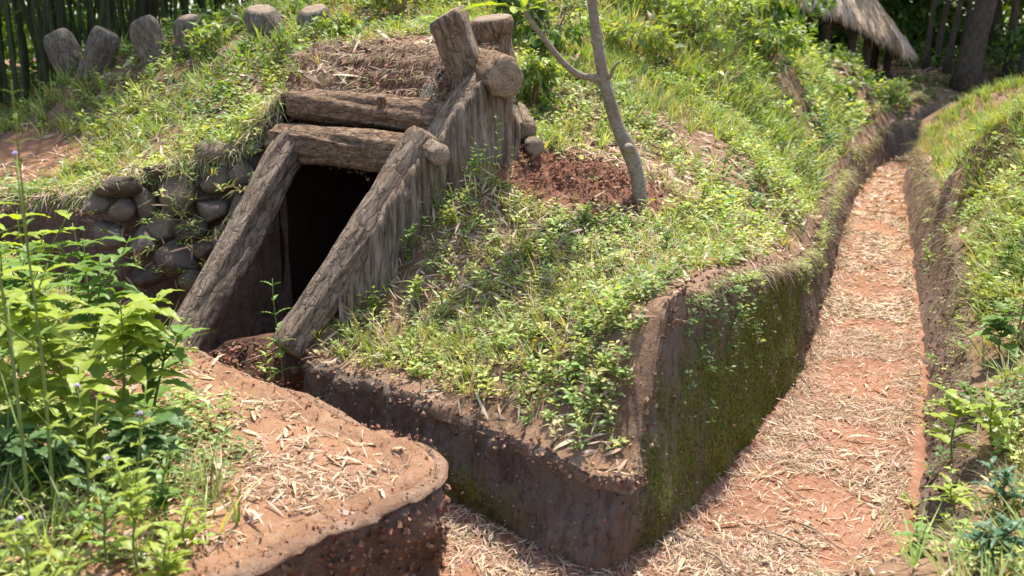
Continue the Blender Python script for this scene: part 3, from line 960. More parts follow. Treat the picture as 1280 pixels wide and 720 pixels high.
def pick_cols(n, cols, jit=0.18):
    c = np.array(cols)[rng.integers(0, len(cols), n)]
    return np.clip(c * (1 + rng.normal(0, jit, (n, 1))) * (1 + rng.normal(0, jit * 0.35, (n, 3))), 0.005, 0.9)


GREENS = [(0.27, 0.35, 0.09), (0.33, 0.395, 0.105), (0.22, 0.305, 0.08), (0.18, 0.26, 0.075), (0.38, 0.42, 0.16), (0.28, 0.345, 0.13)]
DEEP = [(0.08, 0.15, 0.035), (0.11, 0.19, 0.04), (0.06, 0.115, 0.03), (0.15, 0.22, 0.05)]
YELLOW = [(0.34, 0.36, 0.12), (0.27, 0.32, 0.09), (0.21, 0.28, 0.08), (0.42, 0.36, 0.19), (0.45, 0.36, 0.22)]
DRY = [(0.50, 0.38, 0.27), (0.42, 0.30, 0.205), (0.58, 0.46, 0.34), (0.32, 0.215, 0.145), (0.45, 0.325, 0.215), (0.25, 0.16, 0.105)]


def weeds(st, P, N, leaves, h, L, asp, cols, tilt=0.5, patch=None):
    """Small broad-leaved weeds: leaves spread round a short stem."""
    m = len(P)
    if m == 0:
        return
    K = leaves
    hh = h * rng.uniform(0.35, 1.3, m)
    up = N * 0.45 + np.array([0, 0, 0.65]); up += rng.normal(0, 0.18, (m, 3)); up /= np.linalg.norm(up, axis=1)[:, None]
    az = rng.uniform(0, 2 * PI, m)[:, None] + np.arange(K)[None] * 2.4 + rng.normal(0, 0.3, (m, K))
    fr = (np.arange(K)[None] + rng.uniform(0, 1, (m, K))) / K
    rad = np.stack([np.cos(az), np.sin(az), np.zeros_like(az)], -1)
    base = P[:, None] + up[:, None] * (hh[:, None] * fr)[..., None] + rad * 0.004
    d = rad + up[:, None] * (tilt * (0.3 + fr) * rng.uniform(0.3, 1.5, (m, K)))[..., None]
    LL = L * rng.uniform(0.55, 1.25, (m, 1)) * rng.uniform(0.65, 1.2, (m, K))
    t_ = fbm(P[:, 0] * 1.1, P[:, 1] * 1.1, 141, 3)[:, None] - 0.47
    pc = pick_cols(m, cols) * (1 + t_ * np.array([1.2, 0.8, 0.4]))
    c = np.repeat(pc[:, None], K, 1) * rng.uniform(0.75, 1.25, (m, K, 1))
    u = np.repeat(up[:, None], K, 1) + rng.normal(0, 0.25, (m, K, 3))
    st.add(*leaf_batch(T_MID, base.reshape(-1, 3), d.reshape(-1, 3), u.reshape(-1, 3), LL.ravel(), (LL * asp * rng.uniform(0.8, 1.2, LL.shape)).ravel(),
                       rng.uniform(0.0, 0.45, m * K), c.reshape(-1, 3)))


def grass(st, P, N, blades, L, W, cols, spread=0.6, bend=0.5):
    m = len(P)
    if m == 0:
        return
    K = blades
    az = rng.uniform(0, 2 * PI, (m, K))
    rad = np.stack([np.cos(az), np.sin(az), np.zeros_like(az)], -1)
    d = rad * (spread * rng.uniform(0.1, 1.2, (m, K)))[..., None] + (N * 0.4 + np.array([0, 0, 0.6]))[:, None]
    base = P[:, None] + rad * 0.012
    LL = L * rng.uniform(0.5, 1.3, (m, 1)) * rng.uniform(0.6, 1.2, (m, K))
    pc = pick_cols(m, cols)
    c = np.repeat(pc[:, None], K, 1) * rng.uniform(0.75, 1.25, (m, K, 1))
    up = rad * -0.6 + np.array([0, 0, 1.0])
    st.add(*leaf_batch(T_BLADE, base.reshape(-1, 3), d.reshape(-1, 3), up.reshape(-1, 3), LL.ravel(), W * rng.uniform(0.7, 1.3, m * K),
                       bend * rng.uniform(0.2, 1.3, m * K), c.reshape(-1, 3)))


def litter(st, P, N, L, asp, cols, lift=0.35):
    m = len(P)
    az = rng.uniform(0, 2 * PI, m)
    t = np.stack([np.cos(az), np.sin(az), np.zeros(m)], 1)
    d = t - N * (t * N).sum(1)[:, None]
    d = d / np.linalg.norm(d, axis=1)[:, None] + N * rng.normal(0.05, lift * 0.5, m)[:, None]
    up = N + rng.normal(0, 0.35, (m, 3))
    LL = L * (0.3 + 0.7 * rng.random(m) + 1.1 * rng.random(m) ** 4)
    st.add(*leaf_batch(T_LANCE, P + N * rng.uniform(0.003, 0.022, m)[:, None] - d * (LL * 0.5)[:, None], d, up, LL, np.maximum(LL * asp * rng.uniform(0.6, 1.4, m), 0.003),
                       rng.uniform(-0.18, 0.22, m), pick_cols(m, cols)))


DIRT_C = np.array(pt(716, 241, Y=6.25))          # heap of fresh soil by the sapling
RIMS_A = A_RIM[::4]


def heap_dist(x, y):
    return np.hypot((x - DIRT_C[0]) / 0.70, (y - DIRT_C[1]) / 0.30)


def m_bank(seed, f, lo, hi):
    def m(x, y):
        n = fbm(x * f, y * f, seed, 3)
        a = np.clip((n - lo) / (hi - lo), 0, 1)
        rim = dist_line(RIMS_A, x, y)
        a = a * np.clip((rim - 0.03) / 0.14, 0.0, 1)
        a = a * np.clip((heap_dist(x, y) - 0.85) / 0.3, 0.02, 1)
        a = a * (1 - 0.92 * ((x > -1.75) & (x < -0.3) & (y > 6.5) & (y < 7.75 - 0.25 * (x + 1))))
        a = a * (1 - np.clip(dirt_left(x, y) * 3, 0, 0.98))
        return a
    return m


def mound(x, y):
    """1 on the mound above the dugout, 0 on the slope right of it."""
    return np.clip((-0.35 + 0.0 * y - x) / 0.3, 0, 1) * (y > 6.4)


gc = Stuff()
# near bank, in focus
P, N = scatter(A_POLY, zA, 560, 3.5, 6.3, lambda x, y: m_bank(51, 1.6, 0.28, 0.52)(x, y))
weeds(gc, P, N, 9, 0.075, 0.036, 0.48, GREENS)
P, N = scatter(A_POLY, zA, 110, 3.5, 6.6, m_bank(53, 2.1, 0.44, 0.62))
weeds(gc, P, N, 13, 0.12, 0.055, 0.42, GREENS)
P, N = scatter(A_POLY, zA, 260, 3.5, 6.6, m_bank(55, 2.0, 0.38, 0.6))
grass(gc, P, N, 7, 0.13, 0.0055, YELLOW)
P, N = scatter(A_POLY, zA, 60, 3.5, 7.5, m_bank(56, 1.2, 0.35, 0.6))
grass(gc, P, N, 4, 0.22, 0.0035, DRY, 0.9, 0.35)
P, N = scatter(A_POLY, zA, 45, 3.5, 7.5, m_bank(66, 2.4, 0.46, 0.6))
weeds(gc, P, N, 6, 0.03, 0.075, 0.6, GREENS, 0.15)
# slope behind it
mA = lambda s, f, lo, hi: (lambda x, y: m_bank(s, f, lo, hi)(x, y) * (1 - 0.45 * mound(x, y)))
P, N = scatter(A_POLY, zA, 330, 6.3, 9.5, mA(57, 1.3, 0.38, 0.56))
weeds(gc, P, N, 9, 0.10, 0.05, 0.48, GREENS)
P, N = scatter(A_POLY, zA, 240, 6.3, 9.5, mA(59, 0.9, 0.42, 0.62))
grass(gc, P, N, 8, 0.17, 0.007, YELLOW + GREENS)
P, N = scatter(A_POLY, zA, 120, 9.5, 15, mA(61, 0.8, 0.36, 0.54))
weeds(gc, P, N, 10, 0.16, 0.075, 0.48, GREENS + DEEP)
P, N = scatter(A_POLY, zA, 120, 9.5, 16, mA(63, 0.6, 0.40, 0.58))
grass(gc, P, N, 8, 0.26, 0.011, YELLOW + GREENS)
P, N = scatter(A_POLY, zA, 30, 15, 24, mA(65, 0.5, 0.25, 0.5))
weeds(gc, P, N, 12, 0.3, 0.13, 0.48, GREENS + DEEP)
P, N = scatter(A_POLY, zA, 200, 6.6, 11, lambda x, y: mound(x, y) * m_bank(58, 1.8, 0.35, 0.6)(x, y))
weeds(gc, P, N, 9, 0.10, 0.06, 0.5, GREENS)
P, N = scatter(A_POLY, zA, 16, 20, 30, lambda x, y: np.clip((fbm(x * 0.6, y * 0.6, 67, 3) - 0.35) / 0.2, 0, 1))
weeds(gc, P, N, 10, 0.2, 0.12, 0.48, GREENS + DEEP)
gc.build('ground_cover_weeds', M['leaves'], 'low green weeds and grass covering the central bank and the hillside')

rc = Stuff()
mr = lambda s, f, lo, hi: (lambda x, y: np.clip((fbm(x * f, y * f, s, 3) - lo) / (hi - lo), 0, 1) * np.clip((dist_line(RB_RIM[::4], x, y) - 0.01) / 0.1, 0, 1))
P, N = scatter(C_POLY, zC, 260, 2.6, 6.5, mr(71, 1.6, 0.36, 0.54))
weeds(rc, P, N, 9, 0.10, 0.048, 0.48, GREENS)
P, N = scatter(C_POLY, zC, 130, 2.6, 7, mr(73, 1.2, 0.4, 0.6))
grass(rc, P, N, 7, 0.2, 0.007, YELLOW + GREENS)
P, N = scatter(C_POLY, zC, 260, 6.5, 12, mr(75, 1.0, 0.25, 0.5))
grass(rc, P, N, 9, 0.17, 0.008, YELLOW + GREENS, 0.8, 0.6)
P, N = scatter(C_POLY, zC, 200, 6.5, 12, mr(77, 1.3, 0.36, 0.56))
weeds(rc, P, N, 9, 0.12, 0.06, 0.48, GREENS)
P, N = scatter(C_POLY, zC, 110, 12, 20, mr(79, 0.7, 0.2, 0.45))
grass(rc, P, N, 9, 0.2, 0.012, YELLOW + GREENS, 0.45, 0.35)
rc.build('right_bank_grass', M['leaves'], 'long sunlit grass and weeds on the bank right of the trench')

fc = Stuff()
bare = lambda x, y: np.clip((-(x + 1.05) - 0.25 * (y - 4)) / 0.5, 0.0, 1)       # weeds only on the left part of the near bank
mf_ = lambda s, f, lo, hi: (lambda x, y: np.clip((fbm(x * f, y * f, s, 3) - lo) / (hi - lo), 0, 1) * bare(x, y) * np.clip((dist_line(FB_RIM[::4], x, y) - 0.08) / 0.1, 0, 1))
P, N = scatter(F_POLY, zF, 620, 2.2, 7, mf_(81, 1.6, 0.30, 0.52))
weeds(fc, P, N, 9, 0.11, 0.045, 0.45, GREENS)
P, N = scatter(F_POLY, zF, 160, 2.2, 7, mf_(83, 1.3, 0.38, 0.58))
grass(fc, P, N, 7, 0.24, 0.007, YELLOW + GREENS)
fc.build('near_bank_weeds', M['leaves'], 'soft weeds growing over the left part of the near bank')

lt = Stuff()
ones = lambda x, y: 0.25 + 0.75 * np.clip((fbm(x * 1.5, y * 1.5, 91, 3) - 0.35) / 0.2, 0, 1)
offheap = lambda x, y: ones(x, y) * np.clip((heap_dist(x, y) - 0.8) / 0.3, 0.3, 1) * (1 - 0.9 * np.clip(dirt_left(x, y) * 2, 0, 1))
P, N = scatter(A_POLY, zA, 520, 3.5, 6.8, offheap)
litter(lt, P, N, 0.075, 0.16, DRY)
P, N = scatter(A_POLY, zA, 330, 6.8, 11, offheap)
litter(lt, P, N, 0.10, 0.17, DRY)
P, N = scatter(A_POLY, zA, 70, 11, 20, offheap)
litter(lt, P, N, 0.16, 0.2, DRY)
P, N = scatter(C_POLY, zC, 380, 2.6, 7.5, ones)
litter(lt, P, N, 0.085, 0.16, DRY)
P, N = scatter(C_POLY, zC, 100, 7.5, 16, ones)
litter(lt, P, N, 0.12, 0.2, DRY)
P, N = scatter(F_POLY, zF, 420, 2.2, 7, lambda x, y: ones(x, y) * (0.35 + 0.65 * bare(x, y)) * np.clip((dist_line(FB_RIM[::4], x, y) - 0.06) / 0.15, 0.05, 1))
litter(lt, P, N, 0.08, 0.15, DRY)
P, N = scatter(F_POLY, zF, 3600, 2.4, 6.5, lambda x, y: np.clip((fbm(x * 3, y * 3, 97, 3) - 0.42) / 0.12, 0.06, 1) * np.clip((dist_line(FB_RIM[::4], x, y) - 0.05) / 0.12, 0.03, 1))
litter(lt, P, N, 0.06, 0.075, DRY, 0.4)
P, N = scatter(A_POLY, zA, 900, 3.5, 6.8, lambda x, y: offheap(x, y) * np.clip((dist_line(RIMS_A, x, y) - 0.01) / 0.1, 0.05, 1))
P = P + N * rng.uniform(0.0, 0.05, (len(P), 1))
litter(lt, P, N, 0.085, 0.085, DRY, 0.6)
P, N = scatter(A_POLY, zA, 260, 6.4, 10, lambda x, y: mound(x, y))
P = P + N * rng.uniform(0.0, 0.05, (len(P), 1))
litter(lt, P, N, 0.13, 0.10, DRY, 0.5)
# rootlets and straw hanging over the earth above the lintels
S_ = np.array(sill)
i_ = rng.integers(0, len(S_) // 7, 3200) * 7 + rng.choice([3, 4, 5, 5, 6, 6, 6], 3200)
P = S_[i_] + rng.normal(0, 0.02, (3200, 3)) + np.array([-0.02, -0.05, 0.0])
d_ = np.column_stack([rng.normal(-0.3, 0.5, 3200), rng.normal(-0.5, 0.3, 3200), rng.uniform(-1.0, 0.25, 3200)])
lt.add(*leaf_batch(T_BLADE, P, d_, np.tile([0.2, -0.6, 0.7], (3200, 1)), rng.uniform(0.03, 0.12, 3200), np.full(3200, 0.005), rng.uniform(0, 0.5, 3200), pick_cols(3200, [(0.2, 0.11, 0.07), (0.15, 0.085, 0.055), (0.3, 0.18, 0.12), (0.42, 0.29, 0.2), (0.24, 0.22, 0.1)])))
# straw and grass hanging over the stones
i_ = rng.integers(0, len(SW_RIM), 5000)
P = SW_RIM[i_]; P = P[(P[:, 0] > -5.5) & (P[:, 1] < 7.9)]
n_ = len(P)
d_ = np.column_stack([rng.normal(-0.1, 0.6, n_), rng.normal(-0.8, 0.3, n_), rng.uniform(-1.0, 0.7, n_)])
lt.add(*leaf_batch(T_BLADE, P + rng.normal(0, 0.03, P.shape), d_, np.tile([0.0, -0.3, 0.9], (n_, 1)), rng.uniform(0.04, 0.17, n_), np.full(n_, 0.007), rng.uniform(0.1, 0.7, n_), pick_cols(n_, DRY + YELLOW + GREENS)))
P, N = scatter(A_POLY, zA, 45, 20, 30)
litter(lt, P, N, 0.22, 0.22, DRY)
lt.build('leaf_litter', M['dry'], 'dry straw coloured leaves scattered among the weeds on the banks')

# trench floor litter
fl = Stuff()
T_POLY = np.concatenate([RB_BASE[:, :2], [(14, 24)], A_BASE[::-1, :2], [(-2.0, 6.9), (-3.4, 6.9), FB_BASE[0, :2]], FB_BASE[1:, :2]])
fm = lambda x, y: 0.12 + 0.88 * np.clip((fbm(x * 2.6, y * 2.6, 95, 4) - 0.43) / 0.17, 0, 1) + 0.35 * np.exp(-(np.minimum(dist_line(A_BASE[::6], x, y), dist_line(RB_BASE[::6], x, y)) / 0.12) ** 2)
EDGES = (A_BASE[::4], RB_BASE[::4])
zfl = lambda x, y: z0(x, y) + 0.05 * np.exp(-(np.minimum(dist_line(EDGES[0], x, y), dist_line(EDGES[1], x, y)) / 0.07) ** 2)
P, N = scatter(T_POLY, zfl, 1300, 3.0, 8, fm)
litter(fl, P, N, 0.08, 0.06, DRY, 0.35)
P, N = scatter(T_POLY, zfl, 900, 3.0, 9, fm)
litter(fl, P, N, 0.05, 0.10, DRY, 0.3)
P, N = scatter(T_POLY, zfl, 1300, 8, 14, fm)
litter(fl, P, N, 0.085, 0.13, DRY[:5], 0.3)
P, N = scatter(T_POLY, zfl, 350, 14, 24, lambda x, y: 1 + 0 * x)
litter(fl, P, N, 0.13, 0.16, DRY[:5], 0.3)
P, N = scatter(T_POLY, zfl, 4200, 3.0, 8, fm)
litter(fl, P, N, 0.065, 0.05, DRY, 0.4)
P, N = scatter(T_POLY, zfl, 1500, 3.0, 9, fm)
litter(fl, P, N, 0.03, 0.10, DRY, 0.3)
P, N = scatter(T_POLY, zfl, 1800, 8, 14, fm)
litter(fl, P, N, 0.085, 0.11, DRY[:5], 0.3)
fl.build('trench_leaf_litter', M['dry'], 'pale dead bamboo leaves strewn along the trench floor')

# crumbs of earth: on the broken faces, along the rims, on the floor and the near bank
IC_V = np.array([(0, 0, 1), (0.9, 0, 0.2), (0, 0.9, 0.2), (-0.9, 0, 0.1), (0, -0.9, 0.15), (0.5, 0.5, -0.7), (-0.5, -0.4, -0.7)])
IC_F = np.array([(0, 1, 2), (0, 2, 3), (0, 3, 4), (0, 4, 1), (1, 5, 2), (3, 2, 5), (3, 5, 6), (3, 6, 4), (4, 6, 1), (1, 6, 5)])
cr = Stuff()


def crumbs(P, smin, smax, cols, pw=2.5):
    n = len(P)
    sc = smin + (smax - smin) * rng.random(n) ** pw
    q = rng.normal(size=(n, 4)); q /= np.linalg.norm(q, axis=1)[:, None]
    w, x, y, z = q.T
    R = np.stack([1 - 2 * (y * y + z * z), 2 * (x * y - z * w), 2 * (x * z + y * w), 2 * (x * y + z * w), 1 - 2 * (x * x + z * z), 2 * (y * z - x * w),
                  2 * (x * z - y * w), 2 * (y * z + x * w), 1 - 2 * (x * x + y * y)], 1).reshape(n, 3, 3)
    V = IC_V[None] * rng.uniform(0.6, 1.25, (n, 7, 1)) * np.array([1, 1, 0.75])
    V = np.einsum('nij,nkj->nki', R, V) * sc[:, None, None] + P[:, None]
    F = (np.arange(n) * 7)[:, None, None] + IC_F[None]
    cr.add(V.reshape(-1, 3), F.reshape(-1, 3), np.repeat(pick_cols(n, cols, 0.2), 7, axis=0))


EARTH = [(0.15, 0.09, 0.06), (0.22, 0.13, 0.085), (0.10, 0.06, 0.042), (0.30, 0.19, 0.13)]
REDE = [(0.26, 0.115, 0.065), (0.33, 0.16, 0.095), (0.15, 0.07, 0.045), (0.38, 0.23, 0.15), (0.09, 0.05, 0.035)]


def wall_pts(V, n, lo, hi, dmax=8):
    ci = rng.integers(0, V.shape[0], n); r_ = rng.integers(lo, hi, n)
    p = V[ci, r_]
    return p[(p[:, 1] > 2.4) & (p[:, 1] < dmax)] + rng.normal(0, 0.012, (int(((p[:, 1] > 2.4) & (p[:, 1] < dmax)).sum()), 3))


crumbs(wall_pts(VF, 7000, 1, 27), 0.003, 0.022, [(0.20, 0.10, 0.062), (0.26, 0.14, 0.09), (0.14, 0.075, 0.05), (0.30, 0.18, 0.12)], 3.2)
crumbs(FB_RIM[rng.integers(0, len(FB_RIM), 1500)] + rng.normal(0, 0.03, (1500, 3)) * np.array([1, 1, 0.4]) + np.array([0, 0, 0.012]), 0.003, 0.013, [REDE[0], REDE[1], REDE[3], EARTH[1]], 3)
crumbs(wall_pts(VA, 9000, 1, 22), 0.003, 0.013, EARTH, 3.5)
crumbs(wall_pts(VA, 3000, 19, 22), 0.004, 0.02, EARTH)
crumbs(wall_pts(VR, 4000, 1, 16, 10), 0.004, 0.018, EARTH)
P, N = scatter(T_POLY, zfl, 500, 3.0, 8)
crumbs(P, 0.003, 0.012, [REDE[0], REDE[1], REDE[3]], 3)
P, N = scatter(F_POLY, zF, 900, 2.4, 6.2)
crumbs(P, 0.003, 0.012, [REDE[0], REDE[1], REDE[3]], 3)
P, N = scatter(A_POLY, zA, 500, 3.4, 7)
crumbs(P, 0.004, 0.018, EARTH, 3)
a_ = rng.uniform(0, 2 * PI, 1700); q_ = rng.beta(2.0, 1.6, 1700) * 1.25
X_ = DIRT_C[0] + np.cos(a_) * q_ * 0.72; Y_ = DIRT_C[1] + np.sin(a_) * q_ * 0.34
crumbs(np.stack([X_, Y_, zA(X_, Y_) + np.clip(1 - q_ ** 1.6, 0, 1) * 0.10 + rng.uniform(-0.01, 0.03, 1700)], 1), 0.003, 0.016, [(0.19, 0.09, 0.056), (0.28, 0.14, 0.09), (0.36, 0.22, 0.15), (0.13, 0.065, 0.045)])
i_ = rng.integers(0, len(sill), 2500)
crumbs(np.array(sill)[i_] + rng.normal(0, 0.025, (2500, 3)), 0.004, 0.025, EARTH)
a_ = rng.uniform(0, 2 * PI, 900); q_ = np.sqrt(rng.random(900)) * 0.9
X_ = np.cos(a_) * q_ * 0.55; Y_ = np.sin(a_) * q_ * 0.40
crumbs(np.stack([X_ - 1.42, Y_ + 5.66, 0.17 + 0.27 * np.sqrt(np.clip(1 - q_ ** 2, 0, 1)) + rng.uniform(-0.02, 0.02, 900)], 1), 0.004, 0.03, EARTH + REDE[:2])
cr.build('soil_crumbs', M['crumb'], 'crumbs of red and brown earth on the cut faces, rims and soil heap')

# weeds and roots hanging over the trench edges
hg = Stuff()
cols_i = rng.integers(0, len(A_RIM), 2200)
p = A_RIM[cols_i]
keep = (p[:, 0] > 0.75) & (rng.random(len(p)) < np.clip(1.2 - (p[:, 1] - 4) / 24, 0.3, 1)) & (fbm(p[:, 0] * 2.5, p[:, 1] * 2.5, 99) > 0.47)
ci = cols_i[keep]
tt = rng.beta(0.8, 4.0, len(ci)) * 0.8
row = np.clip(((1 - tt) * 21).astype(int), 0, 21)
p = VA[ci, row]; nr = NA[ci]
nrm3 = np.column_stack([nr, np.full(len(nr), 0.25)])
weeds(hg, p + nrm3 * 0.012, nrm3, 5, 0.04, 0.030, 0.5, GREENS, 0.6)
ci = rng.integers(0, len(A_RIM), 2600)
p = A_RIM[ci]; k = (p[:, 0] > 0.6) & (p[:, 1] > 4.35)
p, nr = p[k], NA[ci][k]
az = np.column_stack([nr + rng.normal(0, 0.3, nr.shape), rng.uniform(-0.9, 0.6, len(nr))])
L = rng.uniform(0.04, 0.17, len(p)) * np.clip(p[:, 1] / 6, 0.8, 2)
hg.add(*leaf_batch(T_BLADE, p + rng.normal(0, 0.012, p.shape), az, np.tile([0, 0, 1.0], (len(p), 1)), L, np.full(len(p), 0.0045) * np.clip(p[:, 1] / 6, 0.8, 2), rng.uniform(0.2, 0.9, len(p)), pick_cols(len(p), YELLOW + DRY)))
ci = rng.integers(0, len(RB_RIM), 1100)
p = RB_RIM[ci]; nr = NR[ci]
az = np.column_stack([nr + rng.normal(0, 0.4, nr.shape), rng.uniform(-0.8, 0.8, len(nr))])
L = rng.uniform(0.05, 0.2, len(p)) * np.clip(p[:, 1] / 6, 0.8, 2)
hg.add(*leaf_batch(T_BLADE, p + rng.normal(0, 0.02, p.shape), az, np.tile([0, 0, 1.0], (len(p), 1)), L, np.full(len(p), 0.005) * np.clip(p[:, 1] / 6, 0.8, 2), rng.uniform(0.2, 0.9, len(p)), pick_cols(len(p), YELLOW + DRY)))
rr = rng.integers(2, 15, 180); ci = rng.integers(0, len(RB_RIM), 180)
p = VR[ci, rr]; n3 = np.column_stack([NR[ci], np.full(180, 0.6)])
weeds(hg, p + n3 * 0.01, n3, 6, 0.05, 0.04, 0.48, GREENS, 0.6)
hg.build('trench_edge_growth', M['leaves'], 'small weeds and grass hanging over the trench edges')

sg = Stuff()
P = np.array([np.array(sw.location) + np.array(o_.location) for o_ in sw.children])
P = np.repeat(P, 7, 0) + rng.normal(0, 1, (len(P) * 7, 3)) * np.array([0.13, 0.0, 0.08]) + np.array([0, -0.12, 0.03])
P = P[rng.random(len(P)) < 0.4]
N = np.tile([0, -0.6, 0.8], (len(P), 1))
weeds(sg, P, N, 7, 0.05, 0.045, 0.45, GREENS + DEEP)
litter(sg, P + rng.normal(0, 0.04, P.shape), N, 0.10, 0.1, DRY, 0.6)
P = P[:60]
grass(sg, P, np.tile([0, -0.6, 0.8], (len(P), 1)), 8, 0.13, 0.005, YELLOW, 1.2, 0.9)
sg.build('stone_weeds', M['leaves'], 'small weeds and straw growing between the stacked stones')

# ------------------------------------------------------------------ heap of fresh soil, clods
hp = Stuff()
n = 80
U, W = np.meshgrid(np.linspace(-1, 1, n), np.linspace(-1, 1, n), indexing='ij')
X = DIRT_C[0] + U * 0.76; Y = DIRT_C[1] + W * 0.36
rr = np.hypot(U, W)
Z = zA(X.ravel(), Y.ravel()).reshape(X.shape) + np.clip(1 - rr ** 1.6, -0.3, 1) * 0.10 + (fbm(X * 14, Y * 14, 101, 5) - 0.5) * 0.17 * np.clip(1.15 - rr, 0, 1) - 0.02
o = link('soil_heap', np_mesh('soil_heap', np.stack([X, Y, Z], -1).reshape(-1, 3), grid_tris(n, n), mats=[M['heap']]))
tag(o, 'heap of crumbly red brown soil at the foot of the young tree', 'soil heap', kind='thing')
cl_meshes = [stone_mesh('clod', 110 + k, 1, 0.85, 0.7, M['clod'], 2) for k in range(4)]
for k in range(260):
    a = rng.uniform(0, 2 * PI); q = rng.uniform(0, 1) ** 0.6
    x, y = DIRT_C[0] + math.cos(a) * q * 0.60, DIRT_C[1] + math.sin(a) * q * 0.33
    z = float(zA(np.array(x), np.array(y))) + 0.10 * (1 - q ** 1.6) + rng.uniform(-0.025, 0.012)
    c = link('clod', cl_meshes[k % 4], o, (x, y, z))
    s = 0.006 + 0.02 * rng.random() ** 2
    c.scale = (s, s, s); c.rotation_euler = tuple(rng.uniform(0, 6, 3))


# ------------------------------------------------------------------ single leaves and plants with parts
def big_leaf(name, kind, mat, seed=0):
    """A modelled leaf blade along +Y, unit length, with a folded midrib, droop and an uneven margin."""
    rs = np.random.default_rng(seed)
    n = 15
    s = np.linspace(0, 1, n)
    if kind == 'ovate':
        w = 0.235 * np.sin(PI * s ** 0.68) ** 1.15; w[-1] = 0; w[0] = 0.012
    elif kind == 'lance':
        w = 0.125 * np.sin(PI * s ** 0.7) ** 0.9; w[-1] = 0; w[0] = 0.01
    elif kind == 'paddle':
        w = 0.17 * np.sin(PI * s ** 1.3) ** 0.9; w[-1] = 0; w[0] = 0.012
    else:
        w = 0.06 * np.sin(PI * s ** 0.6) ** 0.8; w[-1] = 0; w[0] = 0.006
    saw = 1 + (0.035 if kind == 'ovate' else 0.03) * np.array([(-1) ** i for i in range(n)])
    w = w * saw
    drop = rs.uniform(0.12, 0.35)
    V = []
    for i in range(n):
        z = -drop * s[i] ** 2 + 0.06 * math.sin(s[i] * PI)
        wav = 0.02 * math.sin(i * 1.9 + seed)
        for f in (-1, -0.5, 0, 0.5, 1):
            V.append((f * w[i], s[i], z + abs(f) * w[i] * 0.35 + wav * f - 0.12 * w[i] * (abs(f) == 1)))
    return np_mesh(name, np.array(V), grid_tris(n, 5), mats=[mat])


LEAF = {}


def leaf_mesh(kind, mk):
    if (kind, mk) not in LEAF:
        LEAF[(kind, mk)] = [big_leaf('leaf_' + kind, kind, M[mk], k) for k in range(4)]
    return random.choice(LEAF[(kind, mk)])


def leaf_obj(parent, kind, mk, base, direc, up, L, wide=1.0, name='leaf'):
    o = link(name, leaf_mesh(kind, mk), parent)
    d = Vector(direc).normalized()
    s = d.cross(Vector(up)).normalized()
    n = s.cross(d)
    R = Matrix((s, d, n)).transposed().to_4x4()
    o.matrix_local = Matrix.Translation(Vector(base) - (parent.location if parent else Vector())) @ R @ Matrix.Diagonal((L * wide, L, L, 1))
    return o


def flower(parent, p, r):
    parts = []
    rs = np.random.default_rng(int(abs(p.x) * 1000))
    V, F, C = [], [], 0
    for k in range(22):
        a = rs.uniform(0, 2 * PI); e = rs.uniform(0.1, 1.4)
        d = Vector((math.cos(a) * math.cos(e), math.sin(a) * math.cos(e), math.sin(e)))
        parts.append(tube([(0, 0, 0), tuple(d * r * rs.uniform(0.8, 1.1))], [r * 0.08, r * 0.14], 4))
    v, t = join(parts)
    o = link('flower', np_mesh('flower', v, t, mats=[M['petal']]), parent)
    o.location = p - parent.location


def plant(name, label, cat, base, h, lean, nodes, L, kind, mk, group=None, f0=0.15, tilt=0.35, wide=1.0, per=2, top_small=0.45, fl=0, r=0.006, branches=0):
    """An upright stemmed plant: a stem, leaves in turn round it, sometimes flower heads."""
    base = Vector(base)
    t = thing(name, label, cat, base, group)
    lean = Vector(lean)
    path = [base + Vector((0, 0, h)) * s + lean * (h * s * s) + Vector((math.sin(s * 5 + h * 9) * 0.012, math.cos(s * 4) * 0.01, 0)) for s in np.linspace(0, 1, 9)]
    tubes = [tube([p - base for p in path], np.linspace(r, r * 0.45, 9), 6)]
    heads = [path[-1]]
    runs = [(path, 1.0)]
    for b in range(branches):
        i = random.randint(2, 6)
        a = random.uniform(0, 2 * PI)
        p0 = path[i]
        hb = h * random.uniform(0.3, 0.6)
        pb = [p0 + Vector((math.cos(a) * hb * 0.6 * s, math.sin(a) * hb * 0.6 * s, hb * (0.5 * s + 0.35 * s * s))) for s in np.linspace(0, 1, 7)]
        tubes.append(tube([p - base for p in pb], np.linspace(r * 0.6, r * 0.35, 7), 5))
        runs.append((pb, 0.75)); heads.append(pb[-1])
    v, tr = join(tubes)
    link('stem', np_mesh('stem', v, tr, mats=[M['stem']]), t)
    for path, sc in runs:
        nn = max(2, int(nodes * sc))
        az0 = random.uniform(0, PI)
        for k in range(nn):
            f = f0 + (1 - f0) * (k + 0.5) / nn if nn > 1 else 1
            x = f * (len(path) - 1); i = min(int(x), len(path) - 2)
            p = path[i].lerp(path[i + 1], x - i)
            for q in range(per):
                a = az0 + k * (PI / 2 if per == 2 else 2.4) + q * 2 * PI / per + random.uniform(-0.3, 0.3)
                d = Vector((math.cos(a), math.sin(a), tilt + 0.5 * f * random.uniform(0.2, 1)))
                l = L * sc * (1 - (1 - top_small) * f ** 1.5) * random.uniform(0.75, 1.15)
                leaf_obj(t, kind, mk, p, d, (0, 0, 1), l, wide)
    for k in range(min(fl, len(heads))):
        flower(t, heads[k] + Vector((0, 0, 0.004)), 0.011)
    return t


def on(zf, x, y):
    return (x, y, float(zf(np.array(float(x)), np.array(float(y)))) - 0.01)


def ray_ground(px, py, zf):
    """The ground point seen at a photo pixel."""
    for Y in np.arange(1.6, 22, 0.02):
        p = pt(px, py, Y=Y)
        if p[2] <= float(zf(np.array(p[0]), np.array(p[1]))):
            return on(zf, p[0], p[1])
    return on(zf, p[0], p[1])


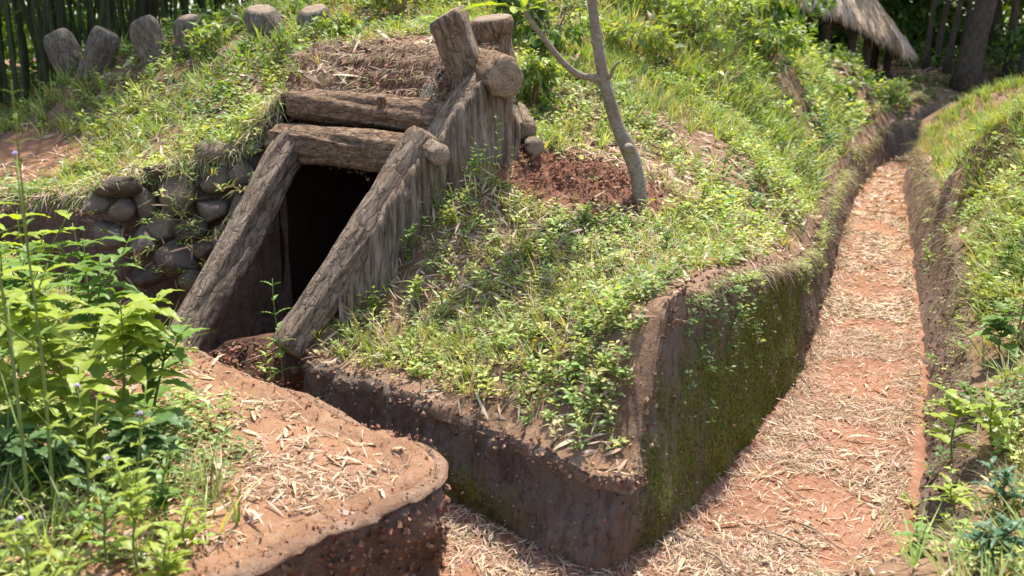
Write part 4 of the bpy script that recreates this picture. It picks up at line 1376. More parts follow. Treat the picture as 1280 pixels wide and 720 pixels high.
# big leafy shrub, left foreground: several shoots
SH = [(95, 560, 3.6, 0.66, (-0.1, -0.05, 0), 7, 0.27, 'leaf_bright'), (150, 520, 3.8, 0.60, (0.12, 0.0, 0), 7, 0.27, 'leaf_bright'), (40, 540, 3.6, 0.66, (-0.15, 0.05, 0), 7, 0.25, 'leaf_bright'),
      (190, 500, 4.0, 0.48, (0.22, -0.05, 0), 6, 0.25, 'leaf_mid'), (120, 470, 4.3, 0.62, (0.0, 0.05, 0), 7, 0.25, 'leaf_mid'), (15, 470, 4.2, 0.68, (0.05, 0, 0), 7, 0.24, 'leaf_mid'),
      (70, 600, 3.3, 0.28, (0.1, -0.1, 0), 5, 0.22, 'leaf_deep'), (40, 400, 5.0, 0.66, (0.0, 0, 0), 6, 0.22, 'leaf_bright'), (110, 400, 5.1, 0.58, (0.05, 0, 0), 6, 0.22, 'leaf_mid'), (5, 430, 4.7, 0.72, (0.0, 0, 0), 6, 0.22, 'leaf_bright'), (170, 560, 3.5, 0.34, (0.25, -0.1, 0), 5, 0.22, 'leaf_deep'), (20, 600, 3.3, 0.30, (-0.1, 0, 0), 5, 0.22, 'leaf_deep')]
SHL = ['tall bright green leafy shoot in the middle of the left foreground shrub', 'bright leafy shoot at the right of the shrub, leaning over the near bank',
       'bright leafy shoot at the left picture edge with large toothed leaves', 'low shoot with broad leaves reaching toward the left dugout post', 'mid green shoot at the back of the shrub before the stones',
       'mid green shoot at the back left of the shrub below the red dirt patch', 'short dark leafy shoot low in the shrub above brown dead leaves', 'bright shoot at the back of the shrub under the red dirt patch', 'mid green shoot in front of the left end of the stones', 'tall back shoot at the left picture edge', 'short dark shoot under the bright leaves on the near bank', 'short dark shoot low at the left picture edge']
for (px, py, Y, h, ln, nd, L, mk), lab in zip(SH, SHL):
    L *= 1.12 if mk == 'leaf_bright' else 1.0
    p = pt(px, py, Y=Y)
    plant('leafy_shrub', lab, 'shrub', on(zF, p[0], p[1]), h, ln, nd, L * 1.0, 'ovate', mk, 'shoots of the left foreground shrub', f0=0.2, branches=3, tilt=-0.05, top_small=0.7, r=0.008, wide=0.85)

# flowering weeds, left foreground
FW = [(24, 560, 3.1, 1.36, (0.0, 0.02, 0), 1, 'tall thin weed with lilac flower at the far left edge'), (60, 560, 3.15, 1.28, (0.0, 0.02, 0), 2, 'tall forked weed with two lilac flower heads before the red dirt'),
      (130, 640, 2.9, 0.40, (0.05, 0, 0), 1, 'weed with one pale lilac bud below the leafy shrub'), (165, 600, 3.1, 0.46, (0.1, 0, 0), 1, 'small flowering weed at the right of the leafy shrub'),
      (30, 690, 2.4, 0.46, (0, 0, 0), 1, 'blurred weed with lilac bud in the lower left corner'), (205, 610, 3.2, 0.30, (0.05, 0, 0), 0, 'bushy pale weed on the near bank beside the dry leaves'),
      (170, 680, 2.8, 0.34, (0.05, 0, 0), 0, 'bright bushy weed growing at the bottom edge by the bank rim'), (230, 640, 3.0, 0.24, (0.05, 0, 0), 0, 'low bright weed at the bare soil of the near bank'),
      (60, 720, 2.3, 0.3, (0, 0, 0), 0, 'soft low weed beside the brown dead leaves at bottom left'), (210, 700, 2.75, 0.22, (0, 0, 0), 0, 'smallest bright weed next to the lower bank rim'),
      (110, 600, 3.2, 0.5, (0, 0, 0), 1, 'green flowering weed in front of the dark shrub leaves')]
for px, py, Y, h, ln, f, lab in FW:
    p = pt(px, py, Y=Y)
    plant('flowering_weed' if f else 'leafy_weed', lab, 'weed', on(zF, p[0], p[1]), h, ln, 7 if h > 1 else 5 if f else 6, 0.10 if h > 0.9 else 0.115, 'lance' if h > 0.9 else 'ovate', 'leaf_bright' if random.random() < 0.6 else 'leaf_mid',
          'weeds on the near bank', f0=0.25 if h < 0.9 else 0.5, fl=f, branches=2 if h > 0.9 else 3, r=0.0065 if h > 0.9 else 0.005, wide=0.8)

# sprigs by the dugout and on the central bank
SP = [(352, 500, 5.05, 0.72, 'thin upright sprig with lance leaves standing before the dark entrance', 7, 0.135, 'leaf_mid', 0),
      (338, 490, 5.05, 0.30, 'short leafy sprig at the foot of the thin upright one', 5, 0.12, 'leaf_bright', 0),
      (618, 255, 5.9, 0.52, 'tall leafy sprig in front of the split log wall', 9, 0.075, 'leaf_mid', 1),
      (590, 262, 5.85, 0.36, 'branching sprig against the split log wall, left of the tall one', 7, 0.075, 'leaf_mid', 2),
      (548, 275, 5.75, 0.30, 'sprig with long narrow leaves near the lower split logs', 6, 0.08, 'leaf_mid', 0),
      (640, 250, 6.1, 0.33, 'slender sprig right of the split log wall', 6, 0.06, 'leaf_mid', 0),
      (470, 400, 5.45, 0.2, 'bushy bright plant beside the right dugout post', 5, 0.09, 'leaf_bright', 2),
      (510, 340, 5.65, 0.24, 'leafy plant midway along the right dugout post', 6, 0.08, 'leaf_mid', 2),
      (520, 385, 5.45, 0.18, 'low spreading plant on the bank below the leafy plant', 5, 0.09, 'leaf_bright', 2),
      (560, 290, 5.8, 0.2, 'plant with pale new leaves before the wing wall', 5, 0.08, 'leaf_bright', 2),
      (755, 475, 4.75, 0.10, 'fresh green plant at the lower right corner of the bank', 4, 0.085, 'leaf_bright', 2),
      (835, 320, 5.4, 0.16, 'round leaved plant at the top of the bank above the trench wall', 5, 0.075, 'leaf_mid', 2),
      (880, 270, 6.2, 0.22, 'leafy plant right of the soil heap', 6, 0.08, 'leaf_bright', 3),
      (950, 240, 7.2, 0.26, 'bright bushy plant at the trench edge beyond the soil heap', 6, 0.09, 'leaf_bright', 3),
      (905, 235, 7.2, 0.28, 'bushy plant on the slope behind the leafy plant by the heap', 6, 0.09, 'leaf_mid', 3),
      (735, 290, 5.8, 0.16, 'dark leafy plant below the soil heap', 5, 0.075, 'leaf_mid', 3),
      (660, 330, 5.6, 0.14, 'low plant in the middle of the weedy bank', 5, 0.075, 'leaf_bright', 3)]
for px, py, Y, h, lab, nd, L, mk, br in SP:
    if px < 360:
        q = pt(px, py, Y=Y + 0.25); b = (q[0], q[1], q[2] - 0.02)
    else:
        b = ray_ground(px, py, zA)
    plant('sprig' if br < 2 else 'leafy_plant', lab, 'plant', b, h, (random.uniform(-.06, .06), 0, 0), nd, L, 'lance' if br < 2 else 'ovate', mk, 'plants on the central bank', f0=0.2, branches=br, r=0.004)
# earth ledge carrying the sprig in the recess
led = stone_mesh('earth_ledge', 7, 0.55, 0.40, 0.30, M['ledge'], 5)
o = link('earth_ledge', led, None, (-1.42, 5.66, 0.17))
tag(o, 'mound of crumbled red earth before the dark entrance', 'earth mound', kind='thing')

# right bank plants
RP = [(1190, 580, 0.30, 'bright toothed plant at the right trench edge', 5, 0.20, 'leaf_bright', 2, 'ovate'), (1240, 560, 0.26, 'bright plant behind the toothed one on the right bank', 5, 0.17, 'leaf_bright', 2, 'ovate'),
      (1250, 450, 0.30, 'broad leaved plant at the right edge, halfway up', 5, 0.22, 'leaf_mid', 2, 'ovate'), (1275, 430, 0.5, 'tall stalk with narrow leaves at the right picture edge', 7, 0.16, 'leaf_mid', 0, 'lance'),
      (1190, 640, 0.14, 'low green plant with long leaves on dry litter', 4, 0.17, 'leaf_bright', 1, 'lance'), (1255, 640, 0.20, 'shaded bluish plant at the right edge, lower part', 5, 0.16, 'leaf_blue', 3, 'lance'),
      (1240, 715, 0.20, 'bluish ferny plant in the lower right corner', 6, 0.17, 'leaf_blue', 4, 'lance'), (1150, 690, 0.12, 'small pale plant by the trench floor at bottom right', 4, 0.11, 'leaf_mid', 1, 'ovate'),
      (1180, 300, 0.22, 'small bush overhanging the right trench wall', 6, 0.08, 'leaf_bright', 3, 'ovate'), (1160, 330, 0.12, 'tuft of pale leaves on the right trench wall', 4, 0.08, 'leaf_bright', 2, 'ovate'),
      (1260, 350, 0.24, 'leafy plant on the right bank above the broad leaved one', 6, 0.10, 'leaf_mid', 3, 'ovate'), (1215, 520, 0.16, 'plant between the trench wall and the bright plants', 5, 0.11, 'leaf_mid', 2, 'ovate')]
for px, py, h, lab, nd, L, mk, br, kd in RP:
    b = ray_ground(px, py, zC)
    plant('broadleaf_weed', lab, 'plant', b, h, (random.uniform(-.2, .05), -0.05, 0), nd, L, kd, mk, 'plants on the right bank', f0=0.2, branches=br, r=0.005, tilt=0.15)

# ------------------------------------------------------------------ young tree
tr = Vector(pt(803, 268, Y=6.15)); tr.z = float(zA(np.array(tr.x), np.array(tr.y)))
yt = thing('young_tree', 'young bare grey tree with one side branch standing on the soil heap', 'tree', tr)
pa = [R3(804, 285, 6.15), R3(800, 245, 6.14), R3(796, 215, 6.13), R3(786, 186, 6.12), R3(772, 160, 6.11), R3(762, 125, 6.1), R3(754, 98, 6.1), R3(748, 60, 6.1), R3(742, 20, 6.1), R3(738, -20, 6.1), R3(732, -80, 6.1), R3(736, -150, 6.1)]
pa = [Vector(p) for p in smooth_line([tuple(p) for p in pa], 2)]
rad = np.interp(np.linspace(0, 1, len(pa)), [0, 0.2, 0.29, 0.36, 0.55, 1], [0.046, 0.043, 0.052, 0.042, 0.036, 0.022])
rad = rad * (1 + 0.08 * (vnoise(np.arange(len(pa)) * 0.7, np.zeros(len(pa)), 5) - 0.5))
v, t = tube([p - tr for p in pa], rad, 14)
trunk = link('trunk', np_mesh('trunk', v, t, mats=[M['sap']]), yt)
put_log('knot', yt, R3(783, 184, 6.10), R3(789, 186, 6.02), 0.036, 0.026, seed=9, rings=5, seg=14, mats=[M['sap'], M['cut']])
bp = smooth_line([tuple(R3(*q)) for q in [(755, 100, 6.1), (738, 97, 6.06), (722, 94, 6.03), (700, 75, 5.98), (680, 48, 5.95), (664, 28, 5.93), (655, 14, 5.92)]], 2)
v, t = tube(bp - np.array(tr), np.interp(np.linspace(0, 1, len(bp)), [0, 0.25, 1], [0.030, 0.021, 0.013]), 10)
link('branch', np_mesh('branch', v, t, mats=[M['sap']]), yt)
tw = smooth_line([tuple(R3(*q)) for q in [(755, 105, 6.1), (764, 95, 6.07), (767, 84, 6.05), (775, 77, 6.03)]], 2)
v, t = tube(tw - np.array(tr), np.interp(np.linspace(0, 1, len(tw)), [0, 1], [0.014, 0.008]), 8)
link('twig', np_mesh('twig', v, t, mats=[M['sap']]), yt)
tip = R3(655, 14, 5.92)
for q, (dx, dy, dz, L, wd) in enumerate([(-0.9, -0.1, 0.12, 0.36, 0.8), (0.95, -0.2, 0.35, 0.34, 0.8), (-0.25, -0.8, 0.1, 0.2, 1.3), (0.45, 0.3, 0.9, 0.26, 1), (-0.5, 0.3, 0.9, 0.28, 1), (0.1, -0.6, 0.9, 0.24, 1.1), (0.75, -0.5, 0.12, 0.2, 1)]):
    leaf_obj(yt, 'paddle', 'leaf_bright', tip + Vector((dx, dy, dz)) * 0.01, (dx, dy, dz), (0, 0, 1), L, wd)
for k in range(5):
    a = k * 2.4
    leaf_obj(yt, 'paddle', 'leaf_bright', pa[-1], (math.cos(a), math.sin(a), 0.4), (0, 0, 1), 0.32)

# ------------------------------------------------------------------ loose dead leaves and twigs one can pick out
bam = [big_leaf('bamboo_leaf', 'strap', M['dead'], 200 + k) for k in range(6)]


def dead_leaf(x, y, zf, L, me, lab, grp, lift=0.012, tilt=0.12):
    z = float(zf(np.array(x), np.array(y)))
    o = link('dead_leaf', me, None, (x, y, z + lift))
    o.rotation_euler = (random.gauss(0.08, tilt), random.gauss(0, tilt * 2), random.uniform(0, 2 * PI))
    o.scale = (L * random.uniform(0.6, 1.15), L, L)
    tag(o, lab, 'dead leaf', grp)


k = 0
while k < 150:
    x, y = random.uniform(-1.7, -0.35), random.uniform(3.0, 5.6)
    if not inside(FB_RIM[:, :2], np.array([x]), np.array([y]))[0] and not inside(F_POLY, np.array([x]), np.array([y]))[0]:
        continue
    if float(dist_line(FB_RIM[::4], np.array(x), np.array(y))) < 0.07:
        continue
    # denser toward the corner of the bank
    if random.random() > 0.35 + 0.65 * math.exp(-((x + 0.72) ** 2 + (y - 3.95) ** 2) / 0.25):
        continue
    dead_leaf(x, y, zF, random.uniform(0.05, 0.17), bam[k % 6], 'pale dry bamboo leaf lying on the bare red near bank', 'dry bamboo leaves on the near bank')
    k += 1
k = 0
while k < 140:
    Yp = random.uniform(460, 730); px = random.uniform(560, 1130)
    p = pt(px, Yp, z=0.0)
    if not inside(T_POLY, np.array([p[0]]), np.array([p[1]]))[0]:
        continue
    dead_leaf(p[0], p[1], z0, random.uniform(0.06, 0.18), bam[k % 6], 'pale dead bamboo leaf lying on the red trench floor', 'dead bamboo leaves on the trench floor')
    k += 1
bro = [big_leaf('broad_dead_leaf', 'ovate', M['dead_brown'], 300 + k) for k in range(3)]
for px, py, Y, L, lab in [(85, 665, 2.75, 0.16, 'large curled brown dead leaf lowest left on the near bank'), (110, 690, 2.7, 0.17, 'brown dead leaf touching the bottom edge among the weeds'), (60, 690, 2.6, 0.15, 'dark brown dead leaf in the lower left corner'),
                          (140, 700, 2.75, 0.14, 'reddish brown dead leaf by the soft weed at the bottom'), (95, 640, 2.8, 0.13, 'pinkish dead leaf topmost of the brown leaves at lower left'), (690, 478, 4.55, 0.15, 'reddish dead leaf lying among weeds at the bank corner')]:
    p = pt(px, py, Y=Y); zf = zF if px < 300 else zA
    dead_leaf(p[0], p[1], zf, L, bro[int(L * 100) % 3], lab, None, 0.03, 0.3)
TW = [(300, 455, 420, 412, zA, 'thin bent twig lying before the dark entrance'), (905, 520, 965, 565, z0, 'long dark twig across the trench floor litter'), (1015, 690, 940, 655, z0, 'pale twig on the red soil at the bottom of the trench'),
      (880, 690, 925, 720, z0, 'curved twig at the left foot of the trench wall'), (1000, 655, 1060, 690, z0, 'brown twig half under leaves on the trench floor'), (420, 470, 455, 440, zA, 'pale straight twig on the rim by the dugout post'), (960, 595, 1010, 625, z0, 'grey twig in the middle of the trench floor')]
for x0, y0, x1, y1, zf, lab in TW:
    if zf is z0:
        a, b = pt(x0, y0, z=0.02), pt(x1, y1, z=0.025)
    else:
        a = pt(x0, y0, Y=5.35) if x0 < 310 else np.array(ray_ground(x0, y0, zA)) + [0, 0, .03]
        b = pt(x1, y1, Y=5.5) if x0 < 310 else np.array(ray_ground(x1, y1, zA)) + [0, 0, .03]
    path = [a + (b - a) * s + np.array([math.sin(s * 6) * 0.012, math.cos(s * 5) * 0.01, 0.012 * math.sin(s * PI)]) for s in np.linspace(0, 1, 8)]
    v, t = tube(np.array(path) - a, np.linspace(0.005, 0.003, 8), 6)
    o = link('twig', np_mesh('twig', v, t, mats=[M['twig']]), None, a)
    tag(o, lab, 'twig')

# ------------------------------------------------------------------ thatched hut beyond the slope
hb = Vector(pt(1062, 100, Y=23.0))
hut = thing('thatched_hut', 'open hut with shaggy straw thatch roof beyond the grassy slope', 'hut', hb)
H_ = lambda px, py, Y: R3(px, py, Y + 7.5)
E = [H_(996, 2, 14.6), H_(1036, 12, 14.7), H_(1072, 30, 15.0), H_(1100, 48, 15.4), H_(1122, 60, 15.9)]      # front eave, sagging to its right corner
RG = [H_(985, -90, 16.0), H_(1012, -84, 16.2), H_(1036, -70, 16.4), H_(1056, -48, 16.6), H_(1074, -20, 16.8)]   # upper line
BK = [H_(975, -30, 18.2), H_(1030, -10, 18.2), H_(1070, 20, 18.2), H_(1105, 45, 18.0), H_(1140, 68, 17.6)]
V = [p - hb for p in E] + [p - hb for p in RG] + [p - hb for p in BK]
V = np.array([tuple(p) for p in V])
Fq = []
for i in range(4):
    Fq += [(i, i + 1, 6 + i), (i, 6 + i, 5 + i), (5 + i, 6 + i, 11 + i), (5 + i, 11 + i, 10 + i)]
Fq += [(4, 14, 9)]
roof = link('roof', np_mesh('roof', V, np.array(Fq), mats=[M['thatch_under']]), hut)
ths = Stuff()


def strands(A, B, n, L0):
    A = np.array([tuple(p) for p in A]); B = np.array([tuple(p) for p in B])
    u = rng.uniform(0, 1, n) * (len(A) - 1); i = np.minimum(u.astype(int), len(A) - 2); f = (u - i)[:, None]
    a = A[i] * (1 - f) + A[i + 1] * f; b = B[i] * (1 - f) + B[i + 1] * f
    w = rng.uniform(-0.02, 1, n)[:, None]
    p = b * (1 - w) + a * w
    d = (a - b); d /= np.linalg.norm(d, axis=1)[:, None]
    d = d + rng.normal(0, 0.10, d.shape) + np.array([0, 0, -0.10])
    nn = np.cross(B[i + 1] - B[i] + 1e-6, d); nn *= np.sign(nn[:, 2] + 1e-9)[:, None]
    nn /= np.linalg.norm(nn, axis=1)[:, None]
    p = p + nn * rng.uniform(0.0, 0.14, n)[:, None]
    L = L0 * rng.uniform(0.5, 1.3, n)
    ths.add(*leaf_batch(T_BLADE, p, d, nn, L, rng.uniform(0.016, 0.036, n), rng.uniform(-0.02, 0.2, n), pick_cols(n, [(0.64, 0.50, 0.36), (0.56, 0.42, 0.29), (0.44, 0.31, 0.21), (0.70, 0.58, 0.45)], 0.15)))


strands(E, RG, 9000, 0.32)
strands(E, [p.lerp(q, 0.3) + Vector((0, 0, -0.10)) for p, q in zip(E, RG)], 2600, 0.28)
strands([E[4], BK[4]], [RG[4], RG[4]], 1400, 0.32)
strands(BK, RG, 1200, 0.7)
thobj = ths.build('thatch', M['thatch'], parent=roof, loc=tuple(hb))
for px, py0, py1, Y in [(1086, 112, 40, 15.6), (1068, 108, 28, 15.3), (1112, 120, 60, 17.2), (1036, 100, 14, 15.0), (1096, 115, 50, 17.6)]:
    b = H_(px, py1, Y); a = Vector((b.x - 0.05, b.y, float(zA(np.array(b.x), np.array(b.y))) - 0.3))
    put_log('post', hut, a, b, 0.10, 0.09, seed=int(px), rings=8, seg=12, mats=[M['hutpost'], M['hutpost']])
put_log('beam', hut, H_(1004, 22, 14.9), H_(1086, 42, 15.5), 0.07, 0.07, seed=61, rings=6, seg=10, mats=[M['hutpost'], M['hutpost']])
put_log('beam', hut, H_(1086, 42, 15.5), H_(1112, 60, 17.3), 0.07, 0.07, seed=62, rings=6, seg=10, mats=[M['hutpost'], M['hutpost']])

# ------------------------------------------------------------------ shrubs on the slope and crest
def leaf_cloud(st, c, r, n, L, asp, cols, flat=0.8, shell=0.35):
    u = rng.normal(size=(n, 3)); u /= np.linalg.norm(u, axis=1)[:, None]
    q = rng.uniform(shell, 1, n) ** 0.6
    # clumps: pull leaves toward random centres
    k = max(4, n // 40)
    cc = rng.normal(size=(k, 3)); cc /= np.linalg.norm(cc, axis=1)[:, None]
    cc *= rng.uniform(0.3, 1, k)[:, None]
    w = cc[rng.integers(0, k, n)] + rng.normal(0, 0.17, (n, 3))
    P = np.array(c) + w * np.array(r)
    d = rng.normal(0, 0.7, (n, 3)) + w * 0.6 + np.array([0, 0, -0.25])
    LL = L * rng.uniform(0.6, 1.3, n)
    cl = pick_cols(k, cols, 0.1)[rng.integers(0, k, n)] * rng.uniform(0.75, 1.25, (n, 1))
    st.add(*leaf_batch(T_MID, P, d, np.array([0, 0, 1.0]) + rng.normal(0, 0.5, (n, 3)), LL, LL * asp * rng.uniform(0.7, 1.3, n), rng.uniform(0, 0.5, n), cl))


def bush(px, py, Y, w, h, n, L, cols, lab, asp=0.45, grp='bushes on the hillside'):
    p = Vector(pt(px, py, Y=Y)); p.z = float(zA(np.array(p.x), np.array(p.y)))
    t = thing('bush', lab, 'bush', p, grp)
    st = Stuff()
    leaf_cloud(st, (p.x, p.y, p.z + h * 0.55), (w, w, h * 0.6), n, L, asp, cols)
    st.build('foliage', M['leaves'], parent=t, loc=tuple(p))
    tb = []
    for k in range(6):
        a = k * 1.1
        e = np.array([math.cos(a) * w * 0.6, math.sin(a) * w * 0.6, h * 0.9])
        tb.append(tube([(0, 0, -0.05), e * 0.4 + np.array([0, 0, h * 0.15]), e], [0.012, 0.009, 0.004], 5))
    v, tt_ = join(tb)
    link('stem', np_mesh('stem', v, tt_, mats=[M['twig']]), t)


for a in [(665, 110, 7.6, 0.22, 0.38, 420, 0.09, DEEP + GREENS, 'dark leafy bush right of the upright logs'), (690, 80, 8.6, 0.35, 0.5, 520, 0.09, DEEP + GREENS, 'larger bush on the slope behind the dark leafy one'),
          (640, 55, 8.8, 0.3, 0.5, 500, 0.09, DEEP, 'shady bush directly behind the upright logs'), (500, 45, 9.0, 0.3, 0.35, 420, 0.09, GREENS, 'light green bush on the crest left of the upright logs'),
          (545, 20, 9.8, 0.35, 0.5, 480, 0.10, GREENS, 'pale bush behind the crest beside the leaning log'), (352, 68, 8.4, 0.2, 0.28, 240, 0.08, GREENS, 'small bright bush at the foot of the thick brown stub'),
          (430, 60, 8.7, 0.22, 0.2, 220, 0.08, GREENS, 'low bush right of the grey stub'), (250, 62, 9.4, 0.25, 0.3, 260, 0.09, GREENS, 'feathery bush between the stubs on the crest'),
          (870, 60, 10.6, 0.6, 0.55, 700, 0.11, GREENS, 'sunlit leafy bush high on the slope behind the sapling'), (930, 40, 12.0, 0.6, 0.7, 700, 0.12, GREENS + DEEP, 'tall bush on the slope left of the hut'),
          (955, 35, 13.2, 0.7, 0.9, 800, 0.13, DEEP, 'dark dense bush against the hut roof'), (820, 20, 11.2, 0.6, 0.6, 700, 0.11, GREENS, 'bush at the top of the slope above the sapling branch'),
          (960, 90, 11.4, 0.45, 0.4, 480, 0.10, GREENS, 'rounded green bush halfway up the slope below the hut'), (1030, 100, 14.5, 0.45, 0.3, 420, 0.12, GREENS + DEEP, 'bush in front of the hut posts'),
          (1112, 112, 21.5, 0.6, 0.5, 420, 0.12, GREENS, 'yellow green bush right of the hut post'), (900, 130, 9.6, 0.35, 0.3, 380, 0.09, GREENS, 'small grey green bush in the middle of the slope'),
          (790, 60, 9.6, 0.4, 0.35, 420, 0.1, YELLOW + GREENS, 'yellowish bush behind the sapling trunk')]:
    bush(*a)


# ------------------------------------------------------------------ bamboo grove and woods behind
def culm_mesh(seed, H, r):
    rs = np.random.default_rng(seed)
    n = 22
    lx, ly = rs.normal(0, 0.10), rs.normal(0, 0.06)
    path, rad = [], []
    for i in range(n):
        s = i / (n - 1)
        path.append((lx * H * s ** 2 + 0.02 * math.sin(i * 1.7), ly * H * s ** 2, H * s))
        rad.append(r * (1 - 0.55 * s) * (1.16 if i % 2 else 1.0))
    v, t = tube(path, rad, 7)
    return np_mesh('culm', v, t, mats=[M['culm']])


CULM = [culm_mesh(400 + k, 6.5, 0.021 + 0.004 * (k % 4)) for k in range(8)]
BC = [(-12.4, 20, 'left'), (-8.6, 15.2, ''), (-7.2, 17.5, ''), (-6.0, 14.6, ''), (-4.9, 17.2, ''), (-3.5, 15.0, ''), (-2.4, 17.8, ''), (-1.3, 15.6, ''), (-9.9, 17.5, ''), (0.2, 18.5, ''), (-6.5, 12.5, ''), (-5.7, 13.4, '')]
BL = ['bamboo clump farthest left at the back of the grove', 'dense dark bamboo clump behind the red dirt patch', 'bamboo clump behind the two dark leaning stubs', 'bamboo clump above the second stub of the crest',
      'bamboo clump seen between the tilted stub and the small hidden one', 'bamboo clump behind the small half hidden stub', 'bamboo clump at the back between the two large stubs', 'bamboo clump behind the rounded grey stub',
      'bamboo clump at the left picture edge behind the dense dark one', 'bamboo clump behind the upright logs of the dugout', 'nearest bamboo clump cut by the left picture edge', 'near bamboo clump left of the two dark leaning stubs']
for i, ((x, y, _), lab) in enumerate(zip(BC, BL)):
    z = float(zA(np.array(x), np.array(y)))
    t = thing('bamboo_clump', lab, 'bamboo', (x, y, z), 'bamboo clumps behind the mound')
    for k in range(24):
        c = link('culm', CULM[(i * 5 + k) % 8], t, (random.gauss(0, 0.6), random.gauss(0, 0.5), -0.2))
        c.rotation_euler = (random.gauss(0, 0.07), random.gauss(0, 0.09), random.uniform(0, 6.3))
        s = random.uniform(0.75, 1.2); c.scale = (s, s, random.uniform(0.9, 1.2))
    st = Stuff()
    leaf_cloud(st, (x, y - 1.2, z + 6.0), (2.4, 2.6, 2.3), 3000, 0.30, 0.2, DEEP + GREENS)
    leaf_cloud(st, (x, y, z + 2.8), (1.0, 0.9, 1.8), 420, 0.2, 0.2, DEEP + GREENS)
    st.build('foliage', M['far_leaves'], parent=t, loc=(x, y, z))


def tree(name, lab, x, y, H, r, crown, cols, lean=(0, 0), n=1800, L=0.3, grp=None, asp=0.4):
    z = float(zA(np.array(x), np.array(y))) - 0.1
    t = thing(name, lab, 'tree', (x, y, z), grp)
    path = [(lean[0] * s ** 1.2 + 0.06 * r * 8 * math.sin(s * 7 + x), lean[1] * s, H * s) for s in np.linspace(0, 1, 12)]
    rad = [r * (1 + 0.5 * math.exp(-s * 14)) * (1 - 0.6 * s) for s in np.linspace(0, 1, 12)]
    parts = [tube(path, rad, 12)]
    top = np.array(path[-1])
    for k in range(6):
        a = k * 1.05 + x
        p0 = np.array(path[6 + k % 5]); e = p0 + np.array([math.cos(a) * crown * 0.7, math.sin(a) * crown * 0.7, crown * 0.6])
        parts.append(tube([p0, p0 * 0.5 + e * 0.5 + np.array([0, 0, 0.2]), e], [r * 0.4, r * 0.25, r * 0.08], 7))
    v, tt_ = join(parts)
    link('trunk', np_mesh('trunk', v, tt_, mats=[M['trunk']]), t)
    st = Stuff()
    c = np.array([x, y, z]) + top
    for k in range(5):
        a = k * 1.3
        leaf_cloud(st, c + np.array([math.cos(a) * crown * 0.55, math.sin(a) * crown * 0.55, rng.uniform(-0.3, 0.3) * crown]), (crown * 0.75, crown * 0.75, crown * 0.5), n // 5, L, asp, cols)
    st.build('crown', M['far_leaves'], parent=t, loc=(x, y, z))


def at_px(px, Y):
    return (px - 640) / FPX * Y


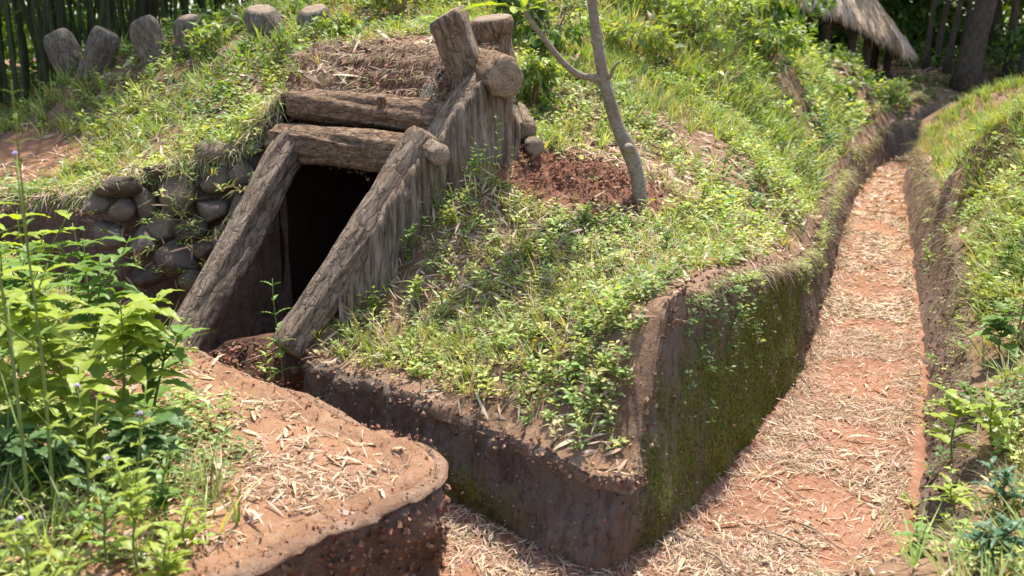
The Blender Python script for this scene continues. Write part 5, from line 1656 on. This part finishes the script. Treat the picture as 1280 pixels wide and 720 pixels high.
TR = [('shade_tree', 'thick leaning dark trunk at the right behind the grassy bank', at_px(1202, 24), 24, 8, 0.27, 3.4, (0.8, 0)),
      ('slender_tree', 'slim dark trunk just right of the hut roof tip', at_px(1146, 26), 26, 6, 0.07, 1.5, (0.2, 0)), ('slender_tree', 'slim trunk second from the hut, leaning right', at_px(1158, 27), 27, 6, 0.08, 1.5, (0.5, 0)),
      ('slender_tree', 'slim trunk midway between the hut and the thick trunk', at_px(1172, 25.5), 25.5, 6, 0.08, 1.6, (0.6, 0)), ('slender_tree', 'slim trunk nearest left of the thick leaning trunk', at_px(1186, 27), 27, 6, 0.075, 1.6, (0.4, 0)),
      ('slender_tree', 'slim trunk right of the thick leaning trunk', at_px(1246, 25), 25, 6, 0.10, 1.8, (-0.2, 0)), ('slender_tree', 'dark trunk near the right picture edge', at_px(1264, 24), 24, 6, 0.13, 2.0, (0.1, 0)),
      ('slender_tree', 'trunk at the very right picture edge', at_px(1284, 25), 25, 6, 0.12, 2.0, (0.1, 0)),
      ('shade_tree', 'tree behind the hut with a dark crown', at_px(1060, 33), 33, 7, 0.18, 2.8, (0.2, 0)), ('shade_tree', 'tree left of the hut behind the slope', at_px(900, 26), 26, 6, 0.15, 2.6, (0.2, 0)),
      ('shade_tree', 'tree at the back of the slope above the sapling', at_px(800, 22), 22, 6, 0.16, 2.6, (-0.2, 0)), ('shade_tree', 'tree behind the upright logs and bushes', at_px(660, 21), 21, 6, 0.15, 2.6, (0.1, 0)),
      ('shade_tree', 'tall tree added to shade the bamboo grove at the far left', -11.5, 20.5, 8, 0.22, 4.6, (0.3, 0)), ('shade_tree', 'tall tree added to shade the grove behind the two dark stubs', -7.6, 21.5, 8.5, 0.2, 4.4, (0.2, 0)),  # grove trees added for their wide out-of-view crowns, which darken the bamboo
      ('shade_tree', 'tall tree added to shade the grove behind the tilted stub', -4.2, 20.8, 8, 0.18, 4.2, (-0.3, 0)), ('shade_tree', 'tall tree added to shade the grove behind the two large stubs', -2.0, 23, 8.5, 0.2, 4.4, (0.2, 0)),
      ('shade_tree', 'tree added to shade the woods between the hut and the leaning trunk', at_px(1130, 33), 33, 8, 0.2, 4.6, (0.2, 0)), ('shade_tree', 'tree added to shade the woods behind the leaning trunk', at_px(1225, 32), 32, 8, 0.22, 4.8, (-0.2, 0)),  # wide crowns added on this side too, to darken the woods
      ('shade_tree', 'tree added beyond the right picture edge to shade the woods', at_px(1290, 29), 29, 8, 0.22, 4.6, (0, 0))]
for nm, lab, x, y, H, r, cr, ln in TR:
    tree(nm, lab, x, y, H, r, cr, DEEP + DEEP + GREENS, ln, int(2600 * (cr / 2.6) ** 1.3) if r > 0.14 else 1100, 0.34 if cr < 4 else 0.42, 'trees beyond the hut' if nm == 'slender_tree' else 'shade trees at the back')

fw = Stuff()
for k in range(230):
    x = rng.uniform(-26, 30); y = rng.uniform(29, 40)
    z = rng.uniform(1.2, 9)
    leaf_cloud(fw, (x, y, z), (2.4, 1.6, 1.7), 320, 0.42, 0.45, DEEP + DEEP + GREENS[:2])
for k in range(60):
    x = rng.uniform(-22, 26); y = rng.uniform(24, 30)
    leaf_cloud(fw, (x, y, 1.6 + rng.uniform(0, 0.9)), (1.6, 1.2, 0.8), 220, 0.26, 0.45, GREENS[2:4] + DEEP)
for k in range(90):
    x = rng.uniform(-24, 2); y = rng.uniform(19.5, 27)
    leaf_cloud(fw, (x, y, 1.4 + rng.uniform(0, 3.2)), (1.5, 1.2, 1.0), 240, 0.24, 0.4, DEEP)
for k in range(110):
    leaf_cloud(fw, (rng.uniform(3, 26), rng.uniform(30, 39), rng.uniform(1.8, 6.5)), (1.9, 1.3, 1.2), 260, 0.36, 0.45, DEEP)
fw.build('far_woodland', M['far_leaves'], 'mass of green woodland leaves behind the bamboo and trees')
